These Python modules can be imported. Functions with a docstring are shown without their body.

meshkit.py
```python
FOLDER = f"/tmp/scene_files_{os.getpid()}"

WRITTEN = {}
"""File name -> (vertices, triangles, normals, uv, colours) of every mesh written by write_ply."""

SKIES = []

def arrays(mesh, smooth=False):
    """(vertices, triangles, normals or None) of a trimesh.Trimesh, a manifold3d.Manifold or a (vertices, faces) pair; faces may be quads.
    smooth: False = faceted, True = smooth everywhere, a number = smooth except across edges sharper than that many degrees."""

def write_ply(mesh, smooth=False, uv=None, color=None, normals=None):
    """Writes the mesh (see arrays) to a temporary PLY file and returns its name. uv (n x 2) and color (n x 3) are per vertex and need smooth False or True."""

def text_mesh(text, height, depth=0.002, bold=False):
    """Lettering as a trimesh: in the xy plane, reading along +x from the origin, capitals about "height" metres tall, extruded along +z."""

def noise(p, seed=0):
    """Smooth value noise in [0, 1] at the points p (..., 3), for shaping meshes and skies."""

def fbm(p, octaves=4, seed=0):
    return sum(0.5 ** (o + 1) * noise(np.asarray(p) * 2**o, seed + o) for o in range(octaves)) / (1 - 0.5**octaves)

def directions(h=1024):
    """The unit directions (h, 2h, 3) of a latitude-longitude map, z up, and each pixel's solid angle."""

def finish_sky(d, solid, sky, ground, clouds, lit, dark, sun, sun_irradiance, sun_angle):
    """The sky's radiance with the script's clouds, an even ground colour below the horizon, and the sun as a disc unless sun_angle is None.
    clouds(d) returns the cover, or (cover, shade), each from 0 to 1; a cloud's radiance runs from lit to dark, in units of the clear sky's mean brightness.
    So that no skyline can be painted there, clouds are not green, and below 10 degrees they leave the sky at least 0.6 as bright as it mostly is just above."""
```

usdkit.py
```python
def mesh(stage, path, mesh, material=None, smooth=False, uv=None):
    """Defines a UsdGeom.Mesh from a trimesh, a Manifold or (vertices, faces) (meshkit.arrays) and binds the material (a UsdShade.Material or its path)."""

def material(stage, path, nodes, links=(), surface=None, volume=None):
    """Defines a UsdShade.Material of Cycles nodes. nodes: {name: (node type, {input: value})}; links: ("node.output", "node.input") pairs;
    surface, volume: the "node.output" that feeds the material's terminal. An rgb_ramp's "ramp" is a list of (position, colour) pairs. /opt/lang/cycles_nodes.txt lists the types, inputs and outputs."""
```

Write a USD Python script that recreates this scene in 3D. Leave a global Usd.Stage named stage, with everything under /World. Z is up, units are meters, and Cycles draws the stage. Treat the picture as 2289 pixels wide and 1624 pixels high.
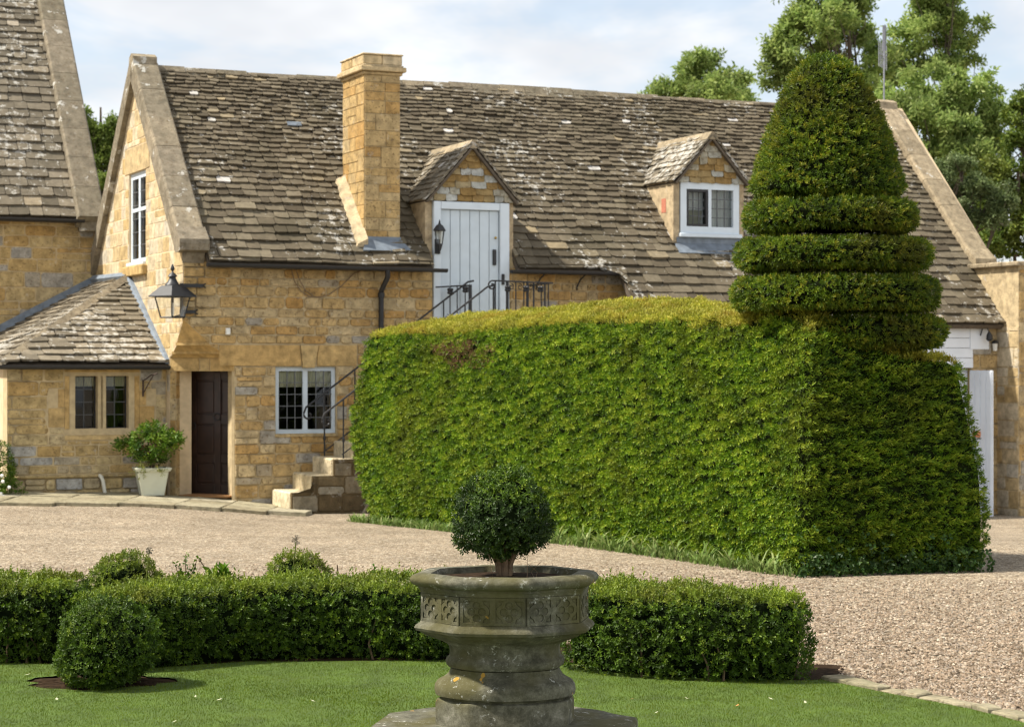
import math, random
import numpy as np, trimesh, usdkit, meshkit
import shapely
from shapely.geometry import Polygon, box as sbox, LineString, Point
from shapely.ops import unary_union
from pxr import Usd, UsdGeom, UsdLux, UsdShade, Sdf, Gf, Vt

stage = Usd.Stage.CreateInMemory()
UsdGeom.SetStageUpAxis(stage, 'Z')
UsdGeom.SetStageMetersPerUnit(stage, 1.0)
UsdGeom.Xform.Define(stage, '/World')
UsdGeom.Scope.Define(stage, '/World/Looks')

# ---------------------------------------------------------------- camera
EYE, FPX, CX, CY = 2.05, 4600.0, 1144.5, 812.0      # measurements were taken on a 2289 px wide copy
cam = UsdGeom.Camera.Define(stage, '/World/camera')
cam.AddTranslateOp().Set((0, 0, EYE))
cam.AddRotateXOp().Set(90.0)
cam.CreateHorizontalApertureAttr(36.0)
cam.CreateFocalLengthAttr(36.0 * FPX / 2289.0)
cam.CreateFStopAttr(5.6)
cam.CreateFocusDistanceAttr(11.5)
cam.CreateExposureAttr(1.06)

# ---------------------------------------------------------------- sky and sun
SUN = np.array([-0.60, -0.05, 0.79]); SUN /= np.linalg.norm(SUN)
SUN_EL, SUN_ROT = math.asin(SUN[2]), math.atan2(SUN[0], SUN[1])
SKY_STRENGTH = 0.09
CLOUD_LIT, CLOUD_GREY = (5.9, 5.95, 6.0), (4.5, 4.65, 4.9)
usdkit.material(stage, '/World/Looks/sky_dome', {
    'tc': ('texture_coordinate', {}),
    'sky': ('sky_texture', {'sky_type': 'single_scattering', 'sun_disc': False, 'sun_elevation': SUN_EL, 'sun_rotation': SUN_ROT, 'aerosol_density': 1.5}),
    'map': ('mapping', {'scale': (1.0, 1.0, 2.2), 'location': (0.35, 0.2, 0.0)}),
    'n1': ('noise_texture', {'scale': 6.5, 'detail': 8.0, 'roughness': 0.58, 'distortion': 0.35}),
    'cov': ('map_range', {'range_type': 'smoothstep', 'from_min': 0.36, 'from_max': 0.58, 'to_min': 0.45, 'to_max': 1.0, 'clamp': True}),
    'n2': ('noise_texture', {'scale': 5.5, 'detail': 4.0, 'roughness': 0.5}),
    'sh': ('map_range', {'range_type': 'smoothstep', 'from_min': 0.42, 'from_max': 0.62, 'to_min': 0.0, 'to_max': 1.0, 'clamp': True}),
    'cl': ('mix', {'color1': CLOUD_LIT, 'color2': CLOUD_GREY}),
    'mx': ('mix', {}),
    'bg': ('background_shader', {'strength': SKY_STRENGTH}),
}, [('tc.generated', 'map.vector'), ('map.vector', 'n1.vector'), ('map.vector', 'n2.vector'), ('n1.fac', 'cov.value'), ('n2.fac', 'sh.value'),
    ('sh.result', 'cl.fac'), ('sky.color', 'mx.color1'), ('cl.color', 'mx.color2'), ('cov.result', 'mx.fac'), ('mx.color', 'bg.color')], surface='bg.background')
dome = UsdLux.DomeLight.Define(stage, '/World/sky')
dome.GetPrim().SetCustomDataByKey('kind', 'structure')
UsdShade.MaterialBindingAPI.Apply(dome.GetPrim()).Bind(UsdShade.Material.Get(stage, '/World/Looks/sky_dome'))
sun = UsdLux.DistantLight.Define(stage, '/World/sun')
sun.CreateIntensityAttr(1.05); sun.CreateAngleAttr(3.0); sun.CreateNormalizeAttr(True) if hasattr(sun, 'CreateNormalizeAttr') else None
sun.CreateColorAttr((1.0, 0.93, 0.82))
sun.AddTransformOp().Set(Gf.Matrix4d().SetRotate(Gf.Rotation(Gf.Vec3d(0, 0, 1), Gf.Vec3d(*SUN))))

# ---------------------------------------------------------------- helpers: scene tree
_count = {}
def newpath(parent, name):
    k = (parent, name); n = _count.get(k, 0); _count[k] = n + 1
    return f'{parent}/{name}' + (f'_{n:03d}' if n else '')

class H:                                              # a handle: path of a prim and the origin of its coordinates
    def __init__(s, path, base): s.path, s.base = path, np.asarray(base, float)

TH = math.radians(23.9)                              # the cottage's front recedes to the right by this angle
E1, E2 = np.array([math.cos(TH), math.sin(TH), 0]), np.array([-math.sin(TH), math.cos(TH), 0])
A0 = np.array([(410 - CX) / FPX * 31.3, 31.3, 0])    # its front left corner
def W(u, v, z=0): return A0 + u * E1 + v * E2 + np.array([0, 0, z])

def tag(prim, label=None, cat=None, group=None, kind=None):
    for k, x in (('label', label), ('category', cat), ('group', group), ('kind', kind)):
        if x: prim.SetCustomDataByKey(k, x)

def thing(name, label, cat, base=(0, 0, 0), house=False, group=None, kind=None):
    """An Xform at the thing's base. house: base and parts are given along the cottage's front (u), into it (v) and up (z)."""
    p = newpath('/World', name)
    x = UsdGeom.Xform.Define(stage, p)
    w = W(*base) if house else base
    x.AddTranslateOp().Set(Gf.Vec3d(*map(float, w)))
    if house: x.AddRotateZOp().Set(math.degrees(TH))
    tag(x.GetPrim(), label, cat, group, kind)
    return H(p, base)

def part(par, name, mesh, mat, tint=None, smooth=False, label=None, kind=None):
    v, f = (mesh.vertices, mesh.faces) if hasattr(mesh, 'vertices') else mesh
    v = np.asarray(v, float) - par.base
    p = newpath(par.path, name)
    m = usdkit.mesh(stage, p, (v, np.asarray(f, int)), '/World/Looks/' + mat, smooth=smooth)
    if tint is not None:
        n = len(m.GetPointsAttr().Get())
        t = np.full(n, float(tint), np.float32) if np.ndim(tint) == 0 else np.asarray(tint, np.float32)
        UsdGeom.PrimvarsAPI(m).CreatePrimvar('tint', Sdf.ValueTypeNames.FloatArray, 'vertex').Set(Vt.FloatArray.FromNumpy(t))
    tag(m.GetPrim(), label, None, None, kind)
    return H(p, par.base)

def single(name, mesh, mat, label, cat, tint=None, smooth=False, kind=None, group=None, base=(0, 0, 0)):
    h = part(H('/World', base), name, mesh, mat, tint, smooth, label, kind)
    pr = stage.GetPrimAtPath(h.path)
    if np.any(np.asarray(base)): UsdGeom.Xformable(pr).AddTranslateOp().Set(Gf.Vec3d(*map(float, base)))
    tag(pr, None, cat, group)
    return h

# ---------------------------------------------------------------- helpers: measuring (pixels of the 2289 px copy -> the cottage's own axes)
def Uat(px, v):
    k = (px - CX) / FPX; b = W(0, v)
    return (k * b[1] - b[0]) / (E1[0] - k * E1[1])
def Vat(px, u):
    k = (px - CX) / FPX; b = W(u, 0)
    return (k * b[1] - b[0]) / (E2[0] - k * E2[1])
def Zat(py, u, v): return EYE + (CY - py) * W(u, v)[1] / FPX
def G(px, py, z=0.0):
    d = FPX * (EYE - z) / (py - CY)
    return np.array([(px - CX) / FPX * d, d, z])
def PX(p):
    p = np.atleast_2d(p)
    return CX + FPX * p[:, 0] / p[:, 1], CY - FPX * (p[:, 2] - EYE) / p[:, 1]

# ---------------------------------------------------------------- helpers: shapes
class MB:
    def __init__(s): s.v, s.f, s.t, s.n = [], [], [], 0
    def add(s, m, tint=0.5):
        v, f = (m.vertices, m.faces) if hasattr(m, 'vertices') else m
        v, f = np.asarray(v, float), np.asarray(f, int)
        if f.shape[1] == 4: f = np.vstack([f[:, [0, 1, 2]], f[:, [0, 2, 3]]])
        s.v.append(v); s.f.append(f + s.n); s.n += len(v)
        s.t.append(np.full(len(v), tint) if np.ndim(tint) == 0 else tint)
        return s
    def get(s): return np.vstack(s.v), np.vstack(s.f)
    def tint(s): return np.concatenate(s.t)

BOXF = np.array([[0, 2, 3, 1], [4, 5, 7, 6], [0, 1, 5, 4], [2, 6, 7, 3], [0, 4, 6, 2], [1, 3, 7, 5]])
def bx(a, b):
    a, b = np.minimum(a, b), np.maximum(a, b)
    v = np.array([[x, y, z] for z in (a[2], b[2]) for y in (a[1], b[1]) for x in (a[0], b[0])], float)
    return v, np.vstack([BOXF[:, [0, 1, 2]], BOXF[:, [0, 2, 3]]])
def bvbox(a, b, r):
    """A box with chamfered edges."""
    a, b = np.minimum(a, b).astype(float), np.maximum(a, b).astype(float)
    r = min(r, 0.45 * (b - a).min())
    pts = []
    for i in range(3):
        lo, hi = a + r, b - r; lo[i], hi[i] = a[i], b[i]
        pts += [[(lo, hi)[x][0], (lo, hi)[y][1], (lo, hi)[z][2]] for x in (0, 1) for y in (0, 1) for z in (0, 1)]
    h = trimesh.convex.convex_hull(np.array(pts))
    return np.array(h.vertices), np.array(h.faces)
def hullof(pts):
    h = trimesh.convex.convex_hull(np.array(pts, float)); return np.array(h.vertices), np.array(h.faces)

def tube(pts, r, sides=6, closed=False):
    p = np.asarray(pts, float)
    r = np.broadcast_to(np.asarray(r, float), (len(p),))
    t = np.gradient(p, axis=0); t /= np.linalg.norm(t, axis=1, keepdims=True) + 1e-12
    ref = np.array([0, 0, 1.0]) if abs(t[:, 2]).mean() < 0.85 else np.array([1.0, 0.2, 0])
    a = np.cross(t, ref); a /= np.linalg.norm(a, axis=1, keepdims=True) + 1e-12
    b = np.cross(t, a); ang = np.arange(sides) * 2 * np.pi / sides
    v = p[:, None] + r[:, None, None] * (np.cos(ang)[None, :, None] * a[:, None] + np.sin(ang)[None, :, None] * b[:, None])
    i, j = np.meshgrid(np.arange(len(p) - 1), np.arange(sides), indexing='ij')
    q = np.stack([i * sides + j, i * sides + (j + 1) % sides, (i + 1) * sides + (j + 1) % sides, (i + 1) * sides + j], -1).reshape(-1, 4)
    f = np.vstack([q[:, [0, 1, 2]], q[:, [0, 2, 3]]])
    n = len(p) * sides
    caps = [[n, (k + 1) % sides, k] for k in range(sides)] + [[n + 1, n - sides + k, n - sides + (k + 1) % sides] for k in range(sides)]
    return np.vstack([v.reshape(-1, 3), p[:1], p[-1:]]), np.vstack([f, caps])

def rings(rs, cap=True, closed=True, cap0=False):
    """Connects rings of equal length; a fan closes the last one."""
    rs = [np.asarray(r, float) for r in rs]; n = len(rs[0]); v = np.vstack(rs); f = []
    m = n if closed else n - 1
    for k in range(len(rs) - 1):
        for j in range(m):
            a, b, c, d = k * n + j, k * n + (j + 1) % n, (k + 1) * n + (j + 1) % n, (k + 1) * n + j
            f += [[a, b, c], [a, c, d]]
    if cap:
        v = np.vstack([v, rs[-1].mean(0)]); c = len(v) - 1; o = (len(rs) - 1) * n
        f += [[o + j, o + (j + 1) % n, c] for j in range(n)]
    if cap0:
        v = np.vstack([v, rs[0].mean(0)]); c = len(v) - 1
        f += [[(j + 1) % n, j, c] for j in range(n)]
    return v, np.array(f)

def extr(poly, O, A, B, N, h0, h1):
    """A 2D polygon (holes allowed) laid on O + x A + y B and extruded along N from h0 to h1."""
    m = trimesh.util.concatenate([trimesh.creation.extrude_polygon(g, 1.0, engine='earcut') for g in getattr(poly, 'geoms', [poly]) if g.geom_type == 'Polygon' and g.area > 1e-6])
    v = np.array(m.vertices)
    f = np.array(m.faces)
    if np.dot(np.cross(A, B), N) * (h1 - h0) < 0: f = f[:, ::-1]
    return O + v[:, :1] * A + v[:, 1:2] * B + (h0 + v[:, 2:3] * (h1 - h0)) * N, f

def biggest(g):
    if g.is_empty: return None
    if g.geom_type == 'Polygon': return g
    ps = [x for x in getattr(g, 'geoms', []) if x.geom_type == 'Polygon']
    return max(ps, key=lambda x: x.area) if ps else None
def ring2d(p):
    p = biggest(p)
    c = np.array(p.exterior.coords)[:-1]
    if not p.exterior.is_ccw: c = c[::-1]
    return c

U3, V3, Z3 = np.array([1., 0, 0]), np.array([0, 1., 0]), np.array([0, 0, 1.])

def stone_solid(p, O, A, B, N, back, proud, bev):
    c = ring2d(p); cen = c.mean(0)
    L = lambda q, h: O + q[:, :1] * A + q[:, 1:] * B + h * N
    d = np.linalg.norm(c - cen, axis=1, keepdims=True)
    inn = cen + (c - cen) * np.maximum(1 - bev / d, 0.4)
    return rings([L(c, back), L(c, proud - bev * 0.6), L(inn, proud)])

def stones(region, rng, hr, wr, gap=0.012, jit=0.006):
    """Courses of irregular squared stones clipped to the region; returns polygons."""
    x0, z0, x1, z1 = region.bounds; out = []; z = z0
    safe = region.buffer(-0.004)
    pr = shapely.prepared.prep(safe)
    while z < z1 - 0.03:
        h = rng.uniform(*hr)
        if z + h > z1 - 0.05: h = z1 - z
        x = x0 - rng.uniform(0, wr[0])
        while x < x1:
            w = rng.uniform(*wr) * rng.uniform(0.75, 1.1) * (h / (0.5 * sum(hr))) ** 0.3
            sub = [(z, h)]
            if h > 0.16 and rng.random() < 0.13:
                k = rng.uniform(0.4, 0.6); sub = [(z, h * k), (z + h * k, h * (1 - k))]
            for zz, hh in sub:
                a, b, c, d = x + gap / 2, x + w - gap / 2, zz + gap / 2, zz + hh - gap / 2
                r = min(0.3 * (d - c), rng.uniform(0.008, 0.035)); J = lambda: rng.uniform(-jit, jit)
                q = Polygon([(a + r + J(), c + J()), (b - r + J(), c + J()), (b + J(), c + r + J()), (b + J(), d - r + J()), (b - r + J(), d + J()), ((a + b) / 2 + J(), d + J()), (a + r + J(), d + J()), (a + J(), d - r + J()), (a + J(), c + r + J())])
                if not q.is_valid: q = q.buffer(0)
                if pr.contains(q): out.append(q)
                elif pr.intersects(q):
                    q = biggest(q.intersection(safe))
                    if q is not None and q.area > 0.002:
                        q = q.simplify(0.003)
                        if q.geom_type == 'Polygon' and not q.interiors: out.append(q)
            x += w
        z += h
    return out

def stone_tint(rng, grey=0.045, orange=0.2, pale=0.2):
    r = rng.random()
    if r < grey: return rng.uniform(0.9, 1.0)
    if r < grey + orange: return rng.uniform(0.0, 0.2)
    if r < grey + orange + pale: return rng.uniform(0.65, 0.85)
    return rng.uniform(0.25, 0.6)

def lay_stones(par, region, O, A, B, N, rng, hr, wr, mat, maxparts, tintfn=stone_tint, proud=(0.010, 0.030), name='stone', gap=0.019, seen=None, bev=0.012):
    ps = stones(region, rng, hr, wr, gap)
    items = []
    for p in ps:
        m = stone_solid(p, O, A, B, N, -0.03, rng.uniform(*proud), bev)
        c = p.centroid; pos = O + c.x * A + c.y * B
        t_ = tintfn(rng)
        if c.y < .65 and rng.random() < .38: t_ = rng.uniform(.86, 1.0)      # greyer, weathered stones near the ground
        items.append((p.area if (seen is None or seen(pos)) else p.area * 1e-3, m, t_))
    items.sort(key=lambda i: -i[0])
    for a, m, t in items[:maxparts]: part(par, name, m, mat, t)
    if items[maxparts:]:
        mb = MB()
        for a, m, t in items[maxparts:]: mb.add(m, t)
        part(par, 'small_stonework' if maxparts else 'stonework', mb.get(), mat, mb.tint(), kind='stuff')

def tiles(region, O, A, B, N, gauge, width, rng, thick=0.026, lift=0.044, wave=0.02, tintfn=None, inside=None):
    """Courses of split stone slates on the plane O + a A + b B; returns (mesh, tint, centre, size) of each."""
    a0, b0, a1, b1 = region.bounds; out = []; b = b0
    pr = shapely.prepared.prep(region)
    while b < b1 - 0.03:
        g = gauge(b); a = a0 - rng.uniform(0, width(b))
        while a < a1:
            w = width(b) * rng.uniform(0.6, 1.4)
            gp = rng.uniform(0.002, 0.007); top = b + 1.75 * g; tilt = rng.uniform(-0.012, 0.012)
            j1, j2 = b + rng.uniform(-0.014, 0.014), b + rng.uniform(-0.014, 0.014); c = rng.uniform(0.006, 0.03); c2 = rng.uniform(0.006, 0.03)
            q = Polygon([(a + gp, j1 + c), (a + gp + c, j1), ((a + a + w) / 2, (j1 + j2) / 2 + rng.uniform(-.008, .004)), (a + w - gp - c2, j2), (a + w - gp, j2 + c2), (a + w - gp + tilt, top), (a + gp + tilt, top)])
            ok = pr.contains(q)
            if not ok and pr.intersects(q):
                q = biggest(q.intersection(region)); ok = q is not None and q.area > 0.25 * g * w * 0.5 and not q.interiors
            if ok:
                cc = ring2d(q); th = thick * rng.uniform(0.7, 1.5); lf = lift * rng.uniform(0.85, 1.25)
                hh = lf * (1 - (cc[:, 1:] - b) / (1.75 * g)) + rng.uniform(-.003, .003)
                P = O + cc[:, :1] * A + cc[:, 1:] * B
                hh = hh + wave * (meshkit.noise(P * 1.1, 5)[:, None] - 0.5) * 2
                m = rings([P + hh * N, P + (hh + th) * N], cap=True, cap0=True)
                ctr = P.mean(0)
                out.append((m, tintfn(rng, ctr) if tintfn else rng.random(), ctr, g * w))
            a += w
        b += g
    return out

def lay_tiles(par, items, mat, maxparts, name='roof_tile', rest='roof_tiling', rank=None):
    items = sorted(items, key=(lambda i: -rank(i)) if rank else (lambda i: -i[3]))
    for m, t, c, s in items[:maxparts]: part(par, name, m, mat, t)
    if items[maxparts:]:
        mb = MB()
        for m, t, c, s in items[maxparts:]: mb.add(m, t)
        part(par, rest, mb.get(), mat, mb.tint(), kind='stuff')

# ---------------------------------------------------------------- materials
def mat(name, nodes, links, surface='p.BSDF'): usdkit.material(stage, '/World/Looks/' + name, nodes, links, surface)
POS = {'g': ('geometry', {})}
def simple(name, col, rough=0.6, var=0.15, scale=6.0, bump=0.0, bscale=60.0, metallic=0.0, spec=0.5):
    lo, hi = [c * (1 - var) for c in col], [min(1, c * (1 + var)) for c in col]
    n = {**POS, 'n': ('noise_texture', {'scale': scale, 'detail': 5.0, 'roughness': 0.6}), 'r': ('rgb_ramp', {'ramp': [(0.3, lo), (0.7, hi)]}),
         'p': ('principled_bsdf', {'roughness': rough, 'metallic': metallic, 'specular_ior_level': spec})}
    l = [('g.position', 'n.vector'), ('n.fac', 'r.fac'), ('r.color', 'p.base_color')]
    if bump:
        n['n2'] = ('noise_texture', {'scale': bscale, 'detail': 4.0}); n['b'] = ('bump', {'strength': bump, 'distance': 0.01})
        l += [('g.position', 'n2.vector'), ('n2.fac', 'b.height'), ('b.normal', 'p.normal')]
    mat(name, n, l)

def stone_mat(name, ramp, stain=0.35, stain_col=(0.16, 0.12, 0.07), lichen=0.0, pits=0.5, lich_scale=9.0):
    n = {**POS, 'a': ('attribute', {'attribute': 'tint'}), 'r': ('rgb_ramp', {'ramp': ramp}),
         'n1': ('noise_texture', {'scale': 7.0, 'detail': 6.0, 'roughness': 0.65}), 'v1': ('map_range', {'from_min': 0.3, 'from_max': 0.7, 'to_min': 0.58, 'to_max': 1.32}),
         'm1': ('mix', {'mix_type': 'multiply', 'fac': 1.0}), 'c1': ('combine_color', {}),
         'n2': ('noise_texture', {'scale': 1.1, 'detail': 6.0, 'roughness': 0.7}), 'v2': ('map_range', {'range_type': 'smoothstep', 'from_min': 0.5, 'from_max': 0.78, 'to_min': 0.0, 'to_max': stain, 'clamp': True}),
         'm2': ('mix', {'color2': stain_col}),
         'n3': ('noise_texture', {'scale': 24.0, 'detail': 3.0, 'roughness': 0.6}), 'v3': ('map_range', {'range_type': 'smoothstep', 'from_min': 0.56, 'from_max': 0.66, 'to_min': 0.0, 'to_max': pits, 'clamp': True}),
         'm3': ('mix', {'color2': (0.12, 0.075, 0.035)}),
         'n4': ('noise_texture', {'scale': lich_scale, 'detail': 5.0, 'roughness': 0.7}), 'v4': ('map_range', {'range_type': 'smoothstep', 'from_min': 0.6, 'from_max': 0.66, 'to_min': 0.0, 'to_max': lichen, 'clamp': True}),
         'm4': ('mix', {'color2': (0.55, 0.54, 0.49)}),
         'nb': ('noise_texture', {'scale': 45.0, 'detail': 6.0, 'roughness': 0.7}), 'b': ('bump', {'strength': 0.9, 'distance': 0.02}),
         'p': ('principled_bsdf', {'roughness': 0.9, 'specular_ior_level': 0.15})}
    l = [('a.fac', 'r.fac')] + [('g.position', f'{k}.vector') for k in ('n1', 'n2', 'n3', 'n4', 'nb')] + [('n1.fac', 'v1.value'), ('v1.result', 'c1.r'), ('v1.result', 'c1.g'), ('v1.result', 'c1.b'),
         ('r.color', 'm1.color1'), ('c1.color', 'm1.color2'), ('n2.fac', 'v2.value'), ('m1.color', 'm2.color1'), ('v2.result', 'm2.fac'),
         ('n3.fac', 'v3.value'), ('m2.color', 'm3.color1'), ('v3.result', 'm3.fac'), ('n4.fac', 'v4.value'), ('m3.color', 'm4.color1'), ('v4.result', 'm4.fac'),
         ('m4.color', 'p.base_color'), ('nb.fac', 'b.height'), ('b.normal', 'p.normal')]
    mat(name, n, l)

stone_mat('wall_stone', [(0, (.40, .235, .078)), (.2, (.44, .285, .113)), (.4, (.45, .315, .14)), (.6, (.44, .325, .165)), (.75, (.50, .39, .22)), (.88, (.38, .29, .16)), (.92, (.33, .29, .225)), (1, (.36, .335, .28))], stain=0.55, stain_col=(.19, .125, .06), pits=.65, lichen=.25)
stone_mat('gable_stone', [(0, (.46, .33, .155)), (.4, (.51, .395, .225)), (.7, (.57, .47, .31)), (1, (.47, .425, .34))], stain=0.25, pits=0.2)
stone_mat('bay_stone', [(0, (.40, .262, .10)), (.25, (.42, .295, .125)), (.5, (.43, .32, .15)), (.75, (.47, .37, .195)), (.9, (.38, .31, .19)), (.95, (.33, .305, .255)), (1, (.35, .34, .31))], stain=0.55, lichen=.3)
stone_mat('dressed_stone', [(0, (.45, .285, .105)), (.5, (.48, .335, .145)), (1, (.52, .395, .205))], stain=0.2, pits=0.1)
stone_mat('coping_stone', [(0, (.19, .165, .115)), (.5, (.235, .20, .145)), (1, (.30, .25, .17))], stain=0.5, lichen=0.85, lich_scale=3.2, stain_col=(.10, .09, .06))
stone_mat('pale_coping_stone', [(0, (.27, .22, .145)), (.5, (.32, .26, .17)), (1, (.38, .31, .21))], stain=0.6, lichen=0.8, lich_scale=3.6, stain_col=(.13, .11, .07))
stone_mat('stained_render', [(0, (.46, .36, .21)), (1, (.5, .4, .25))], stain=0.75, lichen=0.5, lich_scale=2.2, stain_col=(.22, .15, .07), pits=.3)
stone_mat('step_stone', [(0, (.52, .43, .26)), (.5, (.58, .49, .32)), (1, (.64, .56, .38))], stain=0.35, lichen=0.4)
stone_mat('mossy_stone', [(0, (.095, .068, .034)), (.5, (.125, .09, .045)), (.8, (.16, .12, .065)), (1, (.26, .23, .17))], stain=0.6, stain_col=(.05, .042, .02), lichen=0.25)
stone_mat('flag_stone', [(0, (.26, .225, .145)), (.5, (.32, .285, .19)), (1, (.40, .36, .26))], stain=0.6, stain_col=(.12, .125, .06))
stone_mat('hung_slate', [(0, (.27, .17, .06)), (.35, (.33, .24, .11)), (.6, (.38, .33, .22)), (.8, (.40, .40, .35)), (1, (.46, .47, .44))], stain=0.4, stain_col=(.17, .10, .03))

def tile_mat(name, lichen_amt, ramp, mossy=0.5):
    n = {**POS, 'a': ('attribute', {'attribute': 'tint'}), 'r': ('rgb_ramp', {'ramp': ramp}),
         'n1': ('noise_texture', {'scale': 10.0, 'detail': 6.0, 'roughness': 0.7}), 'v1': ('map_range', {'from_min': 0.25, 'from_max': 0.75, 'to_min': 0.68, 'to_max': 1.28}), 'c1': ('combine_color', {}), 'm1': ('mix', {'mix_type': 'multiply', 'fac': 1.0}),
         'n2': ('noise_texture', {'scale': 0.8, 'detail': 5.0, 'roughness': 0.65}), 'v2': ('map_range', {'range_type': 'smoothstep', 'from_min': 0.48, 'from_max': 0.68, 'to_min': 0.0, 'to_max': mossy, 'clamp': True}), 'm2': ('mix', {'color2': (.06, .052, .03)}),
         'n3': ('noise_texture', {'scale': 8.5, 'detail': 6.0, 'roughness': 0.72}), 'n5': ('noise_texture', {'scale': 0.55, 'detail': 3.0}), 'ad': ('math', {'math_type': 'multiply_add', 'value2': 0.55}),
         'v3': ('map_range', {'range_type': 'smoothstep', 'from_min': 0.94 - lichen_amt, 'from_max': 1.01 - lichen_amt, 'to_min': 0.0, 'to_max': 0.85, 'clamp': True}), 'm3': ('mix', {'color2': (.43, .415, .37)}),
         'nb': ('noise_texture', {'scale': 40.0, 'detail': 6.0, 'roughness': 0.7}), 'b': ('bump', {'strength': 0.6, 'distance': 0.012}),
         'p': ('principled_bsdf', {'roughness': 0.9, 'specular_ior_level': 0.2})}
    l = [('a.fac', 'r.fac')] + [('g.position', f'{k}.vector') for k in ('n1', 'n2', 'n3', 'n5', 'nb')] + [('n1.fac', 'v1.value'), ('v1.result', 'c1.r'), ('v1.result', 'c1.g'), ('v1.result', 'c1.b'),
         ('r.color', 'm1.color1'), ('c1.color', 'm1.color2'), ('n2.fac', 'v2.value'), ('m1.color', 'm2.color1'), ('v2.result', 'm2.fac'),
         ('n5.fac', 'ad.value1'), ('n3.fac', 'ad.value3'), ('ad.value', 'v3.value'), ('m2.color', 'm3.color1'), ('v3.result', 'm3.fac'), ('m3.color', 'p.base_color'), ('nb.fac', 'b.height'), ('b.normal', 'p.normal')]
    mat(name, n, l)
TR = [(0, (.070, .056, .036)), (.35, (.115, .094, .062)), (.7, (.155, .130, .088)), (.86, (.20, .168, .112)), (.92, (.27, .215, .13)), (.94, (.27, .215, .13)), (.95, (.44, .42, .38)), (1, (.50, .48, .45))]
tile_mat('roof_slate', 0.085, TR)
tile_mat('pale_roof_slate', 0.11, [(0, (.11, .094, .067)), (.4, (.165, .14, .10)), (.8, (.23, .195, .14)), (.92, (.30, .245, .165)), (.95, (.5, .48, .44)), (1, (.56, .54, .51))], mossy=0.25)

simple('mortar', (.43, .335, .19), 0.95, 0.2, 8.0, 0.4)
simple('gable_mortar', (.56, .44, .28), 0.95, 0.2, 5.0, 0.4)
stone_mat('lime_render', [(0, (.46, .36, .225)), (1, (.5, .4, .26))], stain=0.45, pits=.15, lichen=.2)
stone_mat('fillet_mortar', [(0, (.52, .41, .25)), (1, (.56, .46, .30))], stain=0.4, pits=.3, lichen=.3)
simple('lead', (.17, .20, .235), 0.7, 0.25, 9.0, 0.15, spec=0.15)
simple('white_paint', (.50, .57, .62), 0.45, 0.05, 4.0)
simple('bright_white_paint', (.56, .625, .675), 0.45, 0.05, 4.0)
simple('garage_paint', (.66, .70, .75), 0.5, 0.06, 3.0)
simple('dark_wood', (.030, .015, .010), 0.45, 0.45, 7.0, 0.2)
simple('iron', (.014, .014, .015), 0.45, 0.3, 20.0, 0.15)
simple('cast_iron', (.010, .010, .011), 0.5, 0.3, 20.0, 0.1)
simple('lantern_metal', (.018, .019, .021), 0.5, 0.3, 15.0)
simple('rust_iron', (.05, .028, .018), 0.7, 0.4, 20.0)
simple('brass', (.5, .35, .1), 0.3, 0.1, 5.0, metallic=1.0)
simple('lead_came', (.09, .095, .10), 0.6, 0.2, 20.0)
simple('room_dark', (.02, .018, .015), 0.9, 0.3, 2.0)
simple('room_pale', (.30, .31, .32), 0.9, 0.1, 2.0)
simple('blind_cloth', (.62, .60, .44), 0.9, 0.08, 8.0)
simple('curtain_cloth', (.70, .71, .69), 0.9, 0.08, 8.0)
simple('lampshade_cloth', (.22, .21, .11), 0.9, 0.2, 8.0)
simple('planter_paint', (.50, .51, .40), 0.6, 0.08, 4.0, 0.1)
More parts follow.
